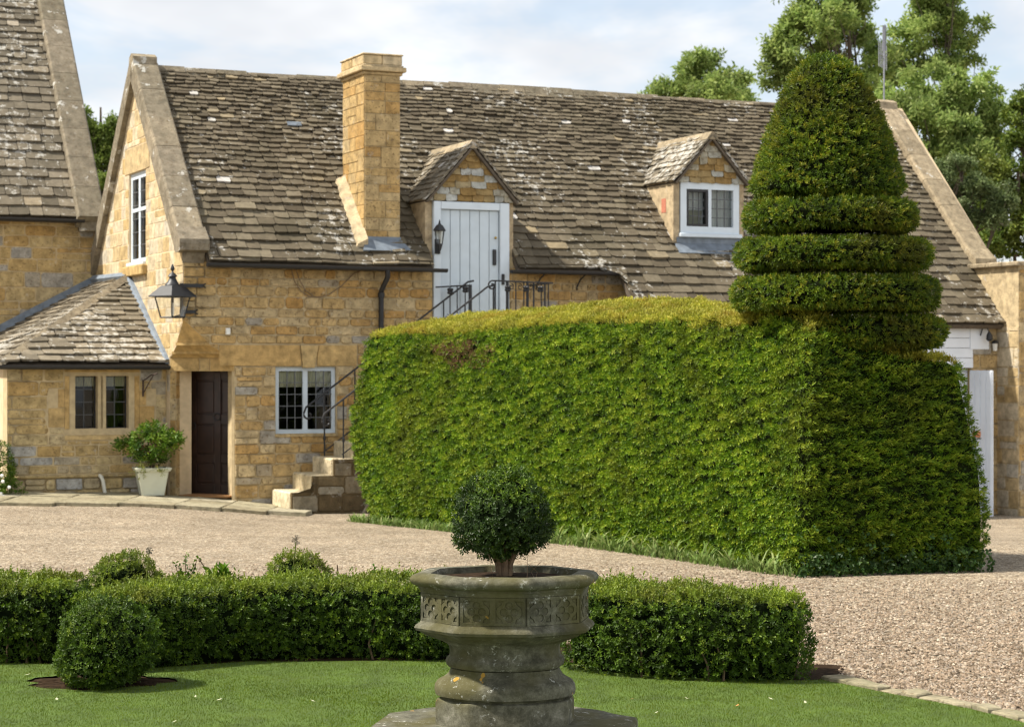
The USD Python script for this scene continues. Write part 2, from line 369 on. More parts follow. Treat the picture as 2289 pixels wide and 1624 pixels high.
simple('terracotta', (.55, .22, .10), 0.8, 0.15, 10.0)
simple('coir', (.30, .15, .055), 0.95, 0.25, 60.0, 0.6, 150.0)
simple('soil', (.030, .019, .011), 0.95, 0.6, 30.0, 1.0, 60.0, spec=0.05)
simple('bark', (.13, .085, .045), 0.9, 0.35, 25.0, 0.8, 70.0)
simple('grey_bark', (.20, .17, .12), 0.9, 0.3, 12.0, 0.6, 40.0)
simple('dark_bark', (.085, .066, .045), 0.9, 0.3, 12.0, 0.6, 40.0)
simple('pipe_plastic', (.62, .60, .50), 0.5, 0.05, 10.0)
simple('aerial_metal', (.22, .23, .26), 0.45, 0.1, 10.0)
simple('white_petal', (.8, .8, .76), 0.7, 0.04, 10.0)
simple('pale_leaf', (.38, .38, .25), 0.7, 0.2, 60.0)
simple('orange_leaf', (.55, .25, .08), 0.7, 0.2, 60.0)
simple('cable_sheath', (.20, .14, .08), 0.8, 0.2, 10.0)
simple('brick_vent', (.42, .15, .09), 0.9, 0.2, 30.0, 0.3)
simple('bulb_white', (.7, .7, .66), 0.3, 0.05, 10.0)

def glassmat(name, tintc=(1, 1, 1), gloss=(0.9, 0.95, 1.0)):
    mat(name, {'f': ('fresnel', {'IOR': 1.5}), 't': ('transparent_bsdf', {'color': tintc}), 'g': ('glossy_bsdf', {'color': gloss, 'roughness': 0.03}), 'm': ('mix_closure', {})},
        [('f.fac', 'm.fac'), ('t.BSDF', 'm.closure1'), ('g.BSDF', 'm.closure2')], 'm.closure')
glassmat('pane_glass', (.85, .88, .86))
mat('lantern_glass', {'t': ('transparent_bsdf', {'color': (.96, .95, .90)}), 'g': ('glossy_bsdf', {'color': (.9, .95, 1.), 'roughness': 0.05}), 'm': ('mix_closure', {'fac': .10})}, [('t.BSDF', 'm.closure1'), ('g.BSDF', 'm.closure2')], 'm.closure')

def leafmat(name, ramp, patch=None, patch_amt=0.0, patch_scale=0.6, trans=0.3, rough=0.5, spec=0.25, blotch=0.35, bscale=2.5):
    """ramp over the tint of each leaf; patches of another colour come from noise in the world."""
    n = {**POS, 'a': ('attribute', {'attribute': 'tint'}), 'r': ('rgb_ramp', {'ramp': ramp}),
         'n1': ('noise_texture', {'scale': bscale, 'detail': 4.0, 'roughness': 0.6}), 'v1': ('map_range', {'from_min': 0.3, 'from_max': 0.7, 'to_min': 1 - blotch, 'to_max': 1 + blotch}), 'c1': ('combine_color', {}), 'm1': ('mix', {'mix_type': 'multiply', 'fac': 1.0}),
         'n2': ('noise_texture', {'scale': patch_scale, 'detail': 5.0, 'roughness': 0.65}), 'v2': ('map_range', {'range_type': 'smoothstep', 'from_min': 0.5, 'from_max': 0.68, 'to_min': 0.0, 'to_max': patch_amt, 'clamp': True}), 'm2': ('mix', {'color2': patch or (.1, .1, .02)}),
         'p': ('principled_bsdf', {'roughness': rough, 'specular_ior_level': spec}), 't': ('translucent_bsdf', {}), 'x': ('mix_closure', {'fac': trans})}
    l = [('a.fac', 'r.fac'), ('g.position', 'n1.vector'), ('g.position', 'n2.vector'), ('n1.fac', 'v1.value'), ('v1.result', 'c1.r'), ('v1.result', 'c1.g'), ('v1.result', 'c1.b'), ('r.color', 'm1.color1'), ('c1.color', 'm1.color2'),
         ('n2.fac', 'v2.value'), ('m1.color', 'm2.color1'), ('v2.result', 'm2.fac'), ('m2.color', 'p.base_color'), ('m2.color', 't.color'), ('p.BSDF', 'x.closure1'), ('t.BSDF', 'x.closure2')]
    mat(name, n, l, 'x.closure')
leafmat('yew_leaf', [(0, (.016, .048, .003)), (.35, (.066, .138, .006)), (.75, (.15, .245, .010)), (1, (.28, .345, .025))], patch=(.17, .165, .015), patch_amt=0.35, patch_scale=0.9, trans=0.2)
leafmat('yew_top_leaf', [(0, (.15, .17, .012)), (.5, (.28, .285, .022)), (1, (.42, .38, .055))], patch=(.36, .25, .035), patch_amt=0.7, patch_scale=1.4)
leafmat('dry_yew_leaf', [(0, (.09, .045, .02)), (.5, (.16, .09, .045)), (1, (.20, .15, .06))])
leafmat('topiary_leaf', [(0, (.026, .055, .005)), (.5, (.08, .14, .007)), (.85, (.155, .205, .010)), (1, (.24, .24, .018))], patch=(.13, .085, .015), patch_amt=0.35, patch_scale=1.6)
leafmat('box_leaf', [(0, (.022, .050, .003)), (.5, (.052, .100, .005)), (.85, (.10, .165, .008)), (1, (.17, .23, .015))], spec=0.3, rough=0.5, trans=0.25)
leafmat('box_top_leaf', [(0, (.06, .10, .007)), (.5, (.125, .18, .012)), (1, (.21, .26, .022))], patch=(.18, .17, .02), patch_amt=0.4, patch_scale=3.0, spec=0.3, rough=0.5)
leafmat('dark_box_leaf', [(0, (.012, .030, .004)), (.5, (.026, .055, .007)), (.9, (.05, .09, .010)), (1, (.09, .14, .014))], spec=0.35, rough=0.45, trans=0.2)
leafmat('ash_leaf', [(0, (.14, .22, .05)), (.5, (.245, .33, .085)), (1, (.38, .45, .14))], trans=0.5, bscale=0.6)
leafmat('far_leaf', [(0, (.09, .15, .025)), (.5, (.17, .245, .045)), (1, (.27, .34, .08))], trans=0.45, bscale=0.6)
leafmat('dark_leaf', [(0, (.045, .085, .012)), (.5, (.10, .155, .02)), (1, (.18, .22, .03))], patch=(.10, .08, .02), patch_amt=0.4, trans=0.25, bscale=0.6)
leafmat('apple_leaf', [(0, (.08, .12, .04)), (.5, (.13, .18, .065)), (1, (.21, .25, .11))], trans=0.35, bscale=1.0)
leafmat('shrub_leaf', [(0, (.03, .08, .006)), (.5, (.075, .15, .010)), (1, (.17, .24, .02))], spec=0.25, rough=0.5)
leafmat('fern_leaf', [(0, (.14, .18, .03)), (1, (.26, .26, .06))])
leafmat('grass_blade', [(0, (.045, .082, .003)), (.5, (.092, .142, .005)), (.85, (.145, .19, .009)), (1, (.22, .23, .03))], patch=(.15, .185, .015), patch_amt=0.55, patch_scale=1.3, trans=0.3, blotch=0.25, bscale=1.6)
leafmat('weed_leaf', [(0, (.08, .15, .025)), (.5, (.15, .23, .05)), (1, (.30, .34, .13))], trans=0.35)
leafmat('ivy_leaf', [(0, (.012, .036, .006)), (.5, (.025, .06, .010)), (1, (.06, .105, .02))], spec=0.2, rough=0.45, trans=0.15)
simple('hedge_core', (.012, .017, .006), 1.0, 0.5, 9.0, spec=0.0)  # near-black branch mass; the depth shade behind the sprigs is in its colour
simple('topiary_core', (.009, .012, .005), 1.0, 0.5, 9.0, spec=0.0)  # shade of the inner yew and ring gaps put into the colour
simple('box_core', (.010, .016, .006), 1.0, 0.5, 20.0, spec=0.0)  # dark colour carries the shade inside the box foliage

# gravel: a bed of small stones in colour and relief, and real stones over it nearby
mat('gravel_bed', {**POS, 'sp': ('separate_xyz', {}), 'v': ('voronoi_texture', {'scale': 34.0}), 'r': ('rgb_ramp', {'ramp': [(0, (.15, .112, .07)), (.3, (.285, .222, .15)), (.55, (.38, .305, .21)), (.8, (.325, .275, .205)), (1, (.53, .45, .33))]}),
     'se': ('separate_color', {}), 'e': ('voronoi_texture', {'scale': 34.0, 'feature': 'distance_to_edge'}), 'ev': ('map_range', {'from_min': 0.0, 'from_max': 0.22, 'to_min': 0.45, 'to_max': 1.05, 'clamp': True}), 'ec': ('combine_color', {}), 'm': ('mix', {'mix_type': 'multiply', 'fac': 1.0}),
     'n': ('noise_texture', {'scale': 0.9, 'detail': 9.0, 'roughness': 0.72}), 'nv': ('map_range', {'from_min': 0.3, 'from_max': 0.7, 'to_min': 0.72, 'to_max': 1.2}), 'nc': ('combine_color', {}), 'm2': ('mix', {'mix_type': 'multiply', 'fac': 1.0}),
     'b': ('bump', {'strength': 0.9, 'distance': 0.014}), 'p': ('principled_bsdf', {'roughness': 0.9, 'specular_ior_level': 0.2})},
    [('g.position', 'v.vector'), ('g.position', 'e.vector'), ('g.position', 'n.vector'), ('v.color', 'se.color'), ('se.r', 'r.fac'), ('e.distance', 'ev.value'), ('ev.result', 'ec.r'), ('ev.result', 'ec.g'), ('ev.result', 'ec.b'),
     ('r.color', 'm.color1'), ('ec.color', 'm.color2'), ('n.fac', 'nv.value'), ('nv.result', 'nc.r'), ('nv.result', 'nc.g'), ('nv.result', 'nc.b'), ('m.color', 'm2.color1'), ('nc.color', 'm2.color2'), ('m2.color', 'p.base_color'), ('e.distance', 'b.height'), ('b.normal', 'p.normal')])
stone_mat('gravel_stone', [(0, (.12, .088, .057)), (.3, (.26, .195, .135)), (.6, (.37, .285, .20)), (.85, (.31, .26, .205)), (1, (.54, .46, .35))], stain=0.0, pits=0.0)
simple('turf', (.05, .088, .005), 0.95, 0.35, 5.0, 0.5, 90.0)

# the urn: weathered stone, algae in broad washes, white lichen spots, a few orange ones
mat('urn_stone', {**POS, 'n1': ('noise_texture', {'scale': 8.0, 'detail': 10.0, 'roughness': 0.82}), 'r': ('rgb_ramp', {'ramp': [(.28, (.026, .025, .016)), (.45, (.066, .064, .043)), (.58, (.135, .13, .093)), (.75, (.30, .29, .235))]}),
     'n2': ('noise_texture', {'scale': 3.3, 'detail': 5.0}), 'v2': ('map_range', {'range_type': 'smoothstep', 'from_min': 0.42, 'from_max': 0.64, 'to_min': 0.0, 'to_max': 0.75, 'clamp': True}), 'm2': ('mix', {'color2': (.078, .070, .022)}),
     'w': ('noise_texture', {'scale': 27.0, 'detail': 7.0, 'roughness': 0.72}), 'wv': ('map_range', {'range_type': 'smoothstep', 'from_min': 0.56, 'from_max': 0.63, 'to_min': 0.0, 'to_max': 0.8, 'clamp': True}), 'n3': ('noise_texture', {'scale': 6.0, 'detail': 3.0}), 'v3': ('map_range', {'range_type': 'smoothstep', 'from_min': 0.46, 'from_max': 0.62, 'to_min': 0.0, 'to_max': 0.8, 'clamp': True}), 'mu': ('math', {'math_type': 'multiply'}), 'm3': ('mix', {'color2': (.46, .46, .41)}),
     'o': ('noise_texture', {'scale': 9.0, 'detail': 3.0}), 'ov': ('map_range', {'range_type': 'smoothstep', 'from_min': 0.72, 'from_max': 0.75, 'to_min': 0.0, 'to_max': 0.8, 'clamp': True}), 'm4': ('mix', {'color2': (.42, .23, .03)}),
     'nb': ('noise_texture', {'scale': 70.0, 'detail': 6.0, 'roughness': 0.75}), 'b': ('bump', {'strength': 0.7, 'distance': 0.006}), 'p': ('principled_bsdf', {'roughness': 0.92, 'specular_ior_level': 0.25})},
    [('g.position', f'{k}.vector') for k in ('n1', 'n2', 'n3', 'w', 'o', 'nb')] + [('n1.fac', 'r.fac'), ('n2.fac', 'v2.value'), ('r.color', 'm2.color1'), ('v2.result', 'm2.fac'), ('w.fac', 'wv.value'), ('n3.fac', 'v3.value'), ('wv.result', 'mu.value1'), ('v3.result', 'mu.value2'),
     ('m2.color', 'm3.color1'), ('mu.value', 'm3.fac'), ('o.fac', 'ov.value'), ('m3.color', 'm4.color1'), ('ov.result', 'm4.fac'), ('m4.color', 'p.base_color'), ('nb.fac', 'b.height'), ('b.normal', 'p.normal')])

# ================================================================ ground
GX = [-60, -8, -5.4, -4.4, -3.3, -1.7, 4, 8, 60]; GZ = [.06, .06, -.02, -.10, -.24, -.27, -.45, -.60, -.70]
def sstep(t): t = np.clip(t, 0, 1); return t * t * (3 - 2 * t)
def ground_z(x, y): return np.interp(x, GX, GZ) * sstep((np.asarray(y, float) - 22) / 12)

def grid(xs, ys, zf):
    X, Y = np.meshgrid(xs, ys, indexing='ij')
    v = np.stack([X, Y, zf(X, Y)], -1).reshape(-1, 3); n = len(ys)
    i, j = np.meshgrid(np.arange(len(xs) - 1), np.arange(n - 1), indexing='ij')
    q = np.stack([i * n + j, (i + 1) * n + j, (i + 1) * n + j + 1, i * n + j + 1], -1).reshape(-1, 4)
    return v, q
gx = np.unique(np.concatenate([np.linspace(-12, 14, 105), [-400, -120, -60, -30, -20, 20, 30, 60, 120, 400]]))
gy = np.unique(np.concatenate([np.linspace(8, 40, 129), [-60, -20, 0, 4, 45, 55, 70, 100, 200, 600]]))
single('gravel', grid(gx, gy, lambda x, y: ground_z(x, y) + 0.012 * (meshkit.noise(np.stack([x, y, 0 * x], -1) * 1.3) - 0.5)), 'gravel_bed', 'pinkish tan gravel yard between the house and the lawn', 'gravel', smooth=True, kind='structure')

rg = random.Random(11); nr = np.random.default_rng(11)

# lawn: a round green whose far edge follows the low hedges and whose right edge follows the stones
edge_px = [(1838, 1523), (1905, 1537), (1975, 1553), (2040, 1566), (2110, 1578), (2180, 1592), (2250, 1608), (2330, 1632), (2420, 1664)]
edge_pts = [G(*p)[:2] for p in edge_px]
lawn_poly = Polygon([(-9, 6), (-9, 13.9), (-4.5, 13.95), (-3.2, 13.9), (-2.5, 13.6), (-1.8, 14.05), (-0.5, 14.15), (0.3, 13.9), (0.9, 13.45), (1.9, 13.2)] + [tuple(p) for p in edge_pts] + [(5.5, 6)])
def lawn_z(x, y): return 0.02 + 0.02 * (meshkit.noise(np.stack([x, y, 0 * x], -1) * 0.8, 3) - 0.5)
soil_c, soil_r = G(216, 1531)[:2], (0.46, 0.30)
_a = np.linspace(0, 2 * np.pi, 65)[:-1]; _r = 1 + .10 * np.sin(_a * 3 + 1) + .06 * np.sin(_a * 7) + .05 * np.sin(_a * 12 + 2)
soil_poly = Polygon(np.column_stack([soil_c[0] + np.cos(_a) * _r * soil_r[0], soil_c[1] + np.sin(_a) * _r * soil_r[1]]))
lm = trimesh.creation.triangulate_polygon(lawn_poly.difference(soil_poly), engine='earcut')
lt = trimesh.Trimesh(np.column_stack([lm[0], np.zeros(len(lm[0]))]), lm[1])
lt = lt.subdivide_to_size(0.9, max_iter=12)
lv = np.array(lt.vertices); lv[:, 2] = lawn_z(lv[:, 0], lv[:, 1])
lf = np.array(lt.faces); nz = np.cross(lv[lf[:, 1]] - lv[lf[:, 0]], lv[lf[:, 2]] - lv[lf[:, 0]])[:, 2]
lf[nz < 0] = lf[nz < 0][:, ::-1]
single('lawn', (lv, lf), 'turf', 'round mown lawn around the urn', 'lawn', smooth=True, kind='structure')

def blades(n, poly, h, wdt, rng, ytop=16.0, ymin=11.0, lean=0.5):
    x0, y0, x1, y1 = poly.bounds
    y = rng.uniform(max(ymin, y0), min(ytop, y1), n * 3); x = rng.uniform(-1, 1, n * 3) * (y * 0.262)
    ok = shapely.contains_xy(poly, x, y); x, y = x[ok][:n], y[ok][:n]; n = len(x)
    a = rng.uniform(0, 2 * np.pi, n); b = rng.uniform(0, 2 * np.pi, n); hh = h * rng.uniform(0.55, 1.25, n); w = wdt * rng.uniform(0.7, 1.3, n)
    p = np.stack([x, y, lawn_z(x, y) - 0.003], -1); side = np.stack([np.cos(a), np.sin(a), 0 * a], -1) * w[:, None] / 2
    tip = p + np.stack([np.cos(b) * hh * lean, np.sin(b) * hh * lean, hh], -1)
    v = np.stack([p - side, p + side, tip], 1).reshape(-1, 3)
    t = np.repeat(np.clip(0.45 + 0.2 * rng.standard_normal(n), 0, 1), 3)
    return (v, np.arange(3 * n).reshape(-1, 3)), t
bm, bt = blades(180000, lawn_poly.difference(soil_poly.buffer(0.0)), 0.0125, 0.0042, nr, ytop=14.3)
single('grass', bm, 'grass_blade', 'short mown grass blades of the lawn', 'grass', tint=bt, kind='stuff')

# bed of soil under the clipped ball
sp = np.array(soil_poly.buffer(0.015).exterior.coords)[:-1]; sp = sp + (sp - soil_c) * (.05 * np.sin(np.arange(len(sp)) * 1.9) + .04 * np.sin(np.arange(len(sp)) * .7))[:, None]
single('soil', rings([np.column_stack([sp, np.full(len(sp), 0.012)]), np.column_stack([soil_c + (sp - soil_c) * 0.8, np.full(len(sp), 0.022)]), np.column_stack([soil_c + (sp - soil_c) * 0.4, np.full(len(sp), 0.04)])]), 'soil', 'bare brown soil disc under the clipped ball', 'soil', smooth=True, kind='structure')
bed = Polygon([(-9, 13.7), (-3.0, 13.8), (-2.5, 13.4), (-1.8, 13.95), (-.5, 14.03), (.6, 13.55), (1.0, 13.3), (2.05, 13.05), (2.25, 13.9), (1.2, 14.4), (0.2, 15.2), (-3, 16.4), (-9, 16.4)])
bv, bf = extr(bed, np.zeros(3), U3, V3, Z3, -0.05, 0.012)
single('planting_bed', (bv, bf), 'soil', 'dark soil of the planting bed under the low hedges', 'soil', kind='structure')

# loose gravel stones near the camera
def pebbles(n, rng):
    y = rng.uniform(11.4, 21.0, n * 4); keep = rng.random(n * 4) < np.clip((22 - y) / 9, 0.08, 1) ** 1.2
    y = y[keep]; x = rng.uniform(-0.26, 0.27, len(y)) * y
    ok = ~shapely.contains_xy(unary_union([lawn_poly, bed]).buffer(-0.03), x, y) & ((y < 19.5) | (x < 3))
    x, y = x[ok][:n], y[ok][:n]; n = len(x)
    base = np.array([[1, 0, 0], [0, 1, 0], [-1, 0, 0], [0, -1, 0], [0, 0, 1]], float)
    s = rng.uniform(0.008, 0.017, n); ang = rng.uniform(0, 2 * np.pi, n)
    v = base[None] * s[:, None, None] * np.stack([rng.uniform(.8, 1.4, n), rng.uniform(.7, 1.1, n), rng.uniform(.5, .9, n)], -1)[:, None]
    v = v * rng.uniform(.75, 1.25, (n, 5, 1)); v[:, 4, :2] += rng.uniform(-.4, .4, (n, 2)) * s[:, None]
    c, sn = np.cos(ang)[:, None], np.sin(ang)[:, None]
    v = np.stack([v[..., 0] * c - v[..., 1] * sn + x[:, None], v[..., 0] * sn + v[..., 1] * c + y[:, None], v[..., 2] + (ground_z(x, y) + 0.004 + rng.uniform(-.002, .006, n))[:, None]], -1)
    f = np.array([[0, 1, 4], [1, 2, 4], [2, 3, 4], [3, 0, 4]])
    return (v.reshape(-1, 3), (f[None] + 5 * np.arange(n)[:, None, None]).reshape(-1, 3)), np.repeat(rng.random(n), 5)
pm, pt = pebbles(46000, nr)
single('gravel_stones', pm, 'gravel_stone', 'loose tan gravel stones strewn over the yard', 'gravel', tint=pt, kind='stuff')
#SECTION_HOUSE

# ================================================================ the cottage
EAVE_V, EAVE_Z, RS, RIDGE_V = -0.25, 3.58, 1.028, 3.0
def roof_z(v): return EAVE_Z + (v - EAVE_V) * RS
RIDGE_Z = roof_z(RIDGE_V)
BV = np.array([0, 1, RS]) / math.hypot(1, RS)                # up the front slope
NV = np.array([0, -RS, 1]) / math.hypot(1, RS)               # its normal
def b_of(v): return (v - EAVE_V) * math.hypot(1, RS)
SLOPE_L = b_of(RIDGE_V)
CAT_U, CAT_V = Uat(1385, -.25), -1.08                        # where the roof sweeps lower over the garage
ROOF_U1 = 14.52
rs = random.Random(5)

cottage = thing('cottage', 'long honey stone cottage with mossy stone slate roof, two dormers and square chimney', 'house', (0, 0, 0), True)

# window and door places on the front
WU0, WU1, WZ0, WZ1 = Uat(616, 0), Uat(752, 0), Zat(968, 2.0, 0), Zat(819, 2.0, 0)
DU0, DU1 = Uat(967, 0), Uat(1137, 0)
DZ0, DZ1 = 2.35, Zat(455, 4.7, 0)
CH = [(0.0, 2.72), (0.33, 2.43), (0.43, 2.32), (0.62, 2.22), (0.80, 2.13)]     # steps of the corner stop: distance from the corner, height
LINT_Z = 1.93
front_outline = Polygon([CH[0]] + CH[1:] + [(0.80, -1.2), (14.9, -1.2), (14.9, 3.78), (0, 3.78)])
front_outline = front_outline.difference(sbox(WU0, WZ0, WU1, WZ1)).difference(sbox(DU0, DZ0, DU1, 3.9))
O0 = np.zeros(3)
front = part(cottage, 'front_wall', extr(front_outline, O0, U3, Z3, -V3, -0.35, 0.0), 'mortar')
lint = Polygon([(Uat(490, 0), Zat(817, 1.5, 0)), (Uat(797, 0), Zat(817, 2, 0)), (Uat(797, 0), Zat(771, 2, 0)), (Uat(490, 0), Zat(771, 1.5, 0))])
key = Polygon([(Uat(676, 0), Zat(821.5, 1.8, 0)), (Uat(702, 0), Zat(821.5, 1.8, 0)), (Uat(711, 0), Zat(772, 1.8, 0)), (Uat(671, 0), Zat(772, 1.8, 0))])
for p_, t_ in ((biggest(lint.intersection(sbox(-9, -9, key.bounds[0] + .015, 9)).difference(key.buffer(.012))), .2), (biggest(lint.intersection(sbox(key.bounds[2] - .015, -9, 99, 9)).difference(key.buffer(.012))), .35)):
    part(front, 'lintel_stone', stone_solid(p_, O0, U3, Z3, -V3, -.03, .018, .006), 'dressed_stone', t_)
part(front, 'keystone', stone_solid(key, O0, U3, Z3, -V3, -.03, .034, .006), 'dressed_stone', .6)
def seen_front(p):
    x, y = PX(W(*p)); return 400 < x[0] < 975 and y[0] < 1160 and not (x[0] > 800 and y[0] > 735)
sreg = front_outline.intersection(sbox(0, -0.4, 8.9, 3.62)).difference(lint.buffer(.012)).difference(key.buffer(.012)).buffer(-0.006)
lay_stones(front, sreg.intersection(sbox(0, -.4, 7.6, 3.7)), O0, U3, Z3, -V3, rs, (0.115, 0.215), (0.2, 0.52), 'wall_stone', 215, seen=seen_front)

# left gable: its plane is u = 0, along v
gu = [(c, z) for c, z in CH]
gap_ = Polygon([CH[0]] + CH[1:] + [(0.80, -1.0), (6.0, -1.0), (6.0, roof_z(0)), (3.0, RIDGE_Z + .1), (0, roof_z(0))])
GW0, GW1 = sorted((Vat(326, 0), Vat(288.5, 0))); GWZ0, GWZ1 = Zat(590, 0, GW0), Zat(384, 0, .5 * (GW0 + GW1))
gap_ = gap_.difference(sbox(GW0, GWZ0, GW1, GWZ1))
gable = part(cottage, 'gable_wall', extr(gap_, O0, V3, Z3, -U3, -0.34, 0.0), 'gable_mortar')
glint = Polygon([(GW0 - .25, GWZ1 + .005), (GW1 + .25, GWZ1 + .005), (GW1 + .25, GWZ1 + .42), (GW0 - .25, GWZ1 + .42)])
for k in (0, 1):
    q_ = glint.intersection(sbox(GW0 - 1, 0, .5 * (GW0 + GW1) - .005, 9) if k == 0 else sbox(.5 * (GW0 + GW1) + .005, 0, GW1 + 1, 9))
    part(gable, 'lintel_stone', stone_solid(biggest(q_), O0, V3, Z3, -U3, -.03, .012, .005), 'gable_stone', .3)
gsr = gap_.intersection(sbox(0, 1.6, 6.0, 9)).difference(glint.buffer(.012)).difference(sbox(1.0, 0, 6.2, 2.0)).buffer(-.006)
lay_stones(gable, gsr, O0, V3, Z3, -U3, rs, (0.16, 0.28), (0.28, 0.75), 'gable_stone', 75, tintfn=lambda r: stone_tint(r, .1, .2, .4), proud=(.002, .009), gap=.010)
# back and right ends of the walls
backw = MB().add(bx((0.34, 5.7, -1), (14.9, 6.0, roof_z(0)))).add(bx((14.6, .0, -1), (14.9, 5.7, roof_z(0))))
part(cottage, 'back_wall', backw.get(), 'mortar')
rg_ap = Polygon([(0, 0), (6, 0), (6, roof_z(0)), (3, RIDGE_Z + .1), (0, roof_z(0))])
part(cottage, 'right_gable_wall', extr(rg_ap, np.array([14.9, 0, 0]), V3, Z3, U3, 0.0, 0.22), 'gable_mortar')

# corner stop over the cut corner, and the cut corner with its door
rows = [np.array([[0, c, z], [c, 0, z]]) for c, z in CH]
mb = MB()
for k in range(len(rows) - 1):
    a, b = rows[k], rows[k + 1]
    n_ = 8
    pa = [a[0] + (a[1] - a[0]) * i / n_ for i in range(n_ + 1)]; pb = [b[0] + (b[1] - b[0]) * i / n_ for i in range(n_ + 1)]
    mb.add((np.array(pa + pb), np.array([[i, n_ + 1 + i, n_ + 2 + i, i + 1] for i in range(n_)])))
stop_ = part(cottage, 'corner_stop', mb.get(), 'dressed_stone', 0.3)
for c_, z_, h_ in ((.42, 2.315, .055), (.66, 2.185, .05)):
    part(stop_, 'moulding', hullof([np.array([c_ * t, c_ * (1 - t), z_]) + np.array([-.7071, -.7071, 0]) * o + Z3 * dz for t in (.02, .98) for o, dz in ((-.10, 0), (.045, .012), (.045, h_), (-.10, h_))]), 'dressed_stone', .4)
D = np.array([.7071, -.7071, 0]); Nin = np.array([.7071, .7071, 0])      # along the cut (left to right) and into the wall
C0 = np.array([0, .80, 0]); CL = .8 * math.sqrt(2)
cw = Polygon([(0.0, -1.0), (CL, -1.0), (CL, 2.13), (0.0, 2.13)]).difference(sbox(.10, -.06, 1.085, LINT_Z))
corner = part(cottage, 'corner_wall', extr(cw, C0, D, Z3, -Nin, -0.55, -0.002), 'mortar')
for s0, s1, t_ in ((0.0, .52, .5), (.53, .70, .7), (.71, CL, .4)):
    part(corner, 'lintel_stone', stone_solid(sbox(s0 + .004, LINT_Z + .004, s1 - .004, 2.125), C0, D, Z3, -Nin, -.03, .012, .006), 'dressed_stone', t_)
z = -.3
while z < LINT_Z - .05:
    h_ = min(rs.uniform(.18, .34), LINT_Z - z)
    part(corner, 'jamb_stone', stone_solid(sbox(.004, z + .006, .095, z + h_ - .006), C0, D, Z3, -Nin, -.03, .008, .006), 'wall_stone', stone_tint(rs))
    # reveal stones on the left side of the opening
    O_ = C0 + D * .10
    x = .0
    while x < .42:
        w_ = min(rs.uniform(.16, .3), .47 - x)
        part(corner, 'reveal_stone', stone_solid(sbox(x + .006, z + .006, x + w_ - .006, z + h_ - .006), O_, Nin, Z3, D, -.02, .008, .006), 'wall_stone', stone_tint(rs))
        x += w_
    z += h_

# the dark panelled door, set deep
DO = C0 + D * .10 + Nin * .47
door = part(cottage, 'door', MB().add(extr(sbox(.0, -.055, .985, LINT_Z), DO, D, Z3, -Nin, -.05, 0.0)).get(), 'dark_wood')
def dbar(s0, s1, z0, z1, h, name='rail'): part(door, name, stone_solid(sbox(s0, z0, s1, z1), DO, D, Z3, -Nin, -.01, h, .01), 'dark_wood')
for s0, s1 in ((.012, .105), (.44, .545), (.88, .975)): dbar(s0, s1, -.04, LINT_Z - .01, .032, 'stile')
for z0, z1 in ((-.04, .16), (.50, .62), (1.10, 1.25), (1.80, LINT_Z - .01)):
    for s0, s1 in ((.107, .438), (.547, .878)): dbar(s0, s1, z0, z1, .030)
for s0, s1 in ((.135, .41), (.575, .85)):
    for z0, z1 in ((.19, .47), (.65, 1.07), (1.28, 1.77)): dbar(s0, s1, z0, z1, .016, 'panel')
def ring_at(s, z, r): 
    a = np.linspace(0, 2 * np.pi, 17)
    return tube([DO + D * (s + r * math.sin(t)) + Z3 * (z - r + r * math.cos(t)) - Nin * .05 for t in a], .009, 6)
part(door, 'knocker', ring_at(.49, 1.27, .055), 'iron'); part(door, 'handle', ring_at(.06, 1.12, .05), 'iron')

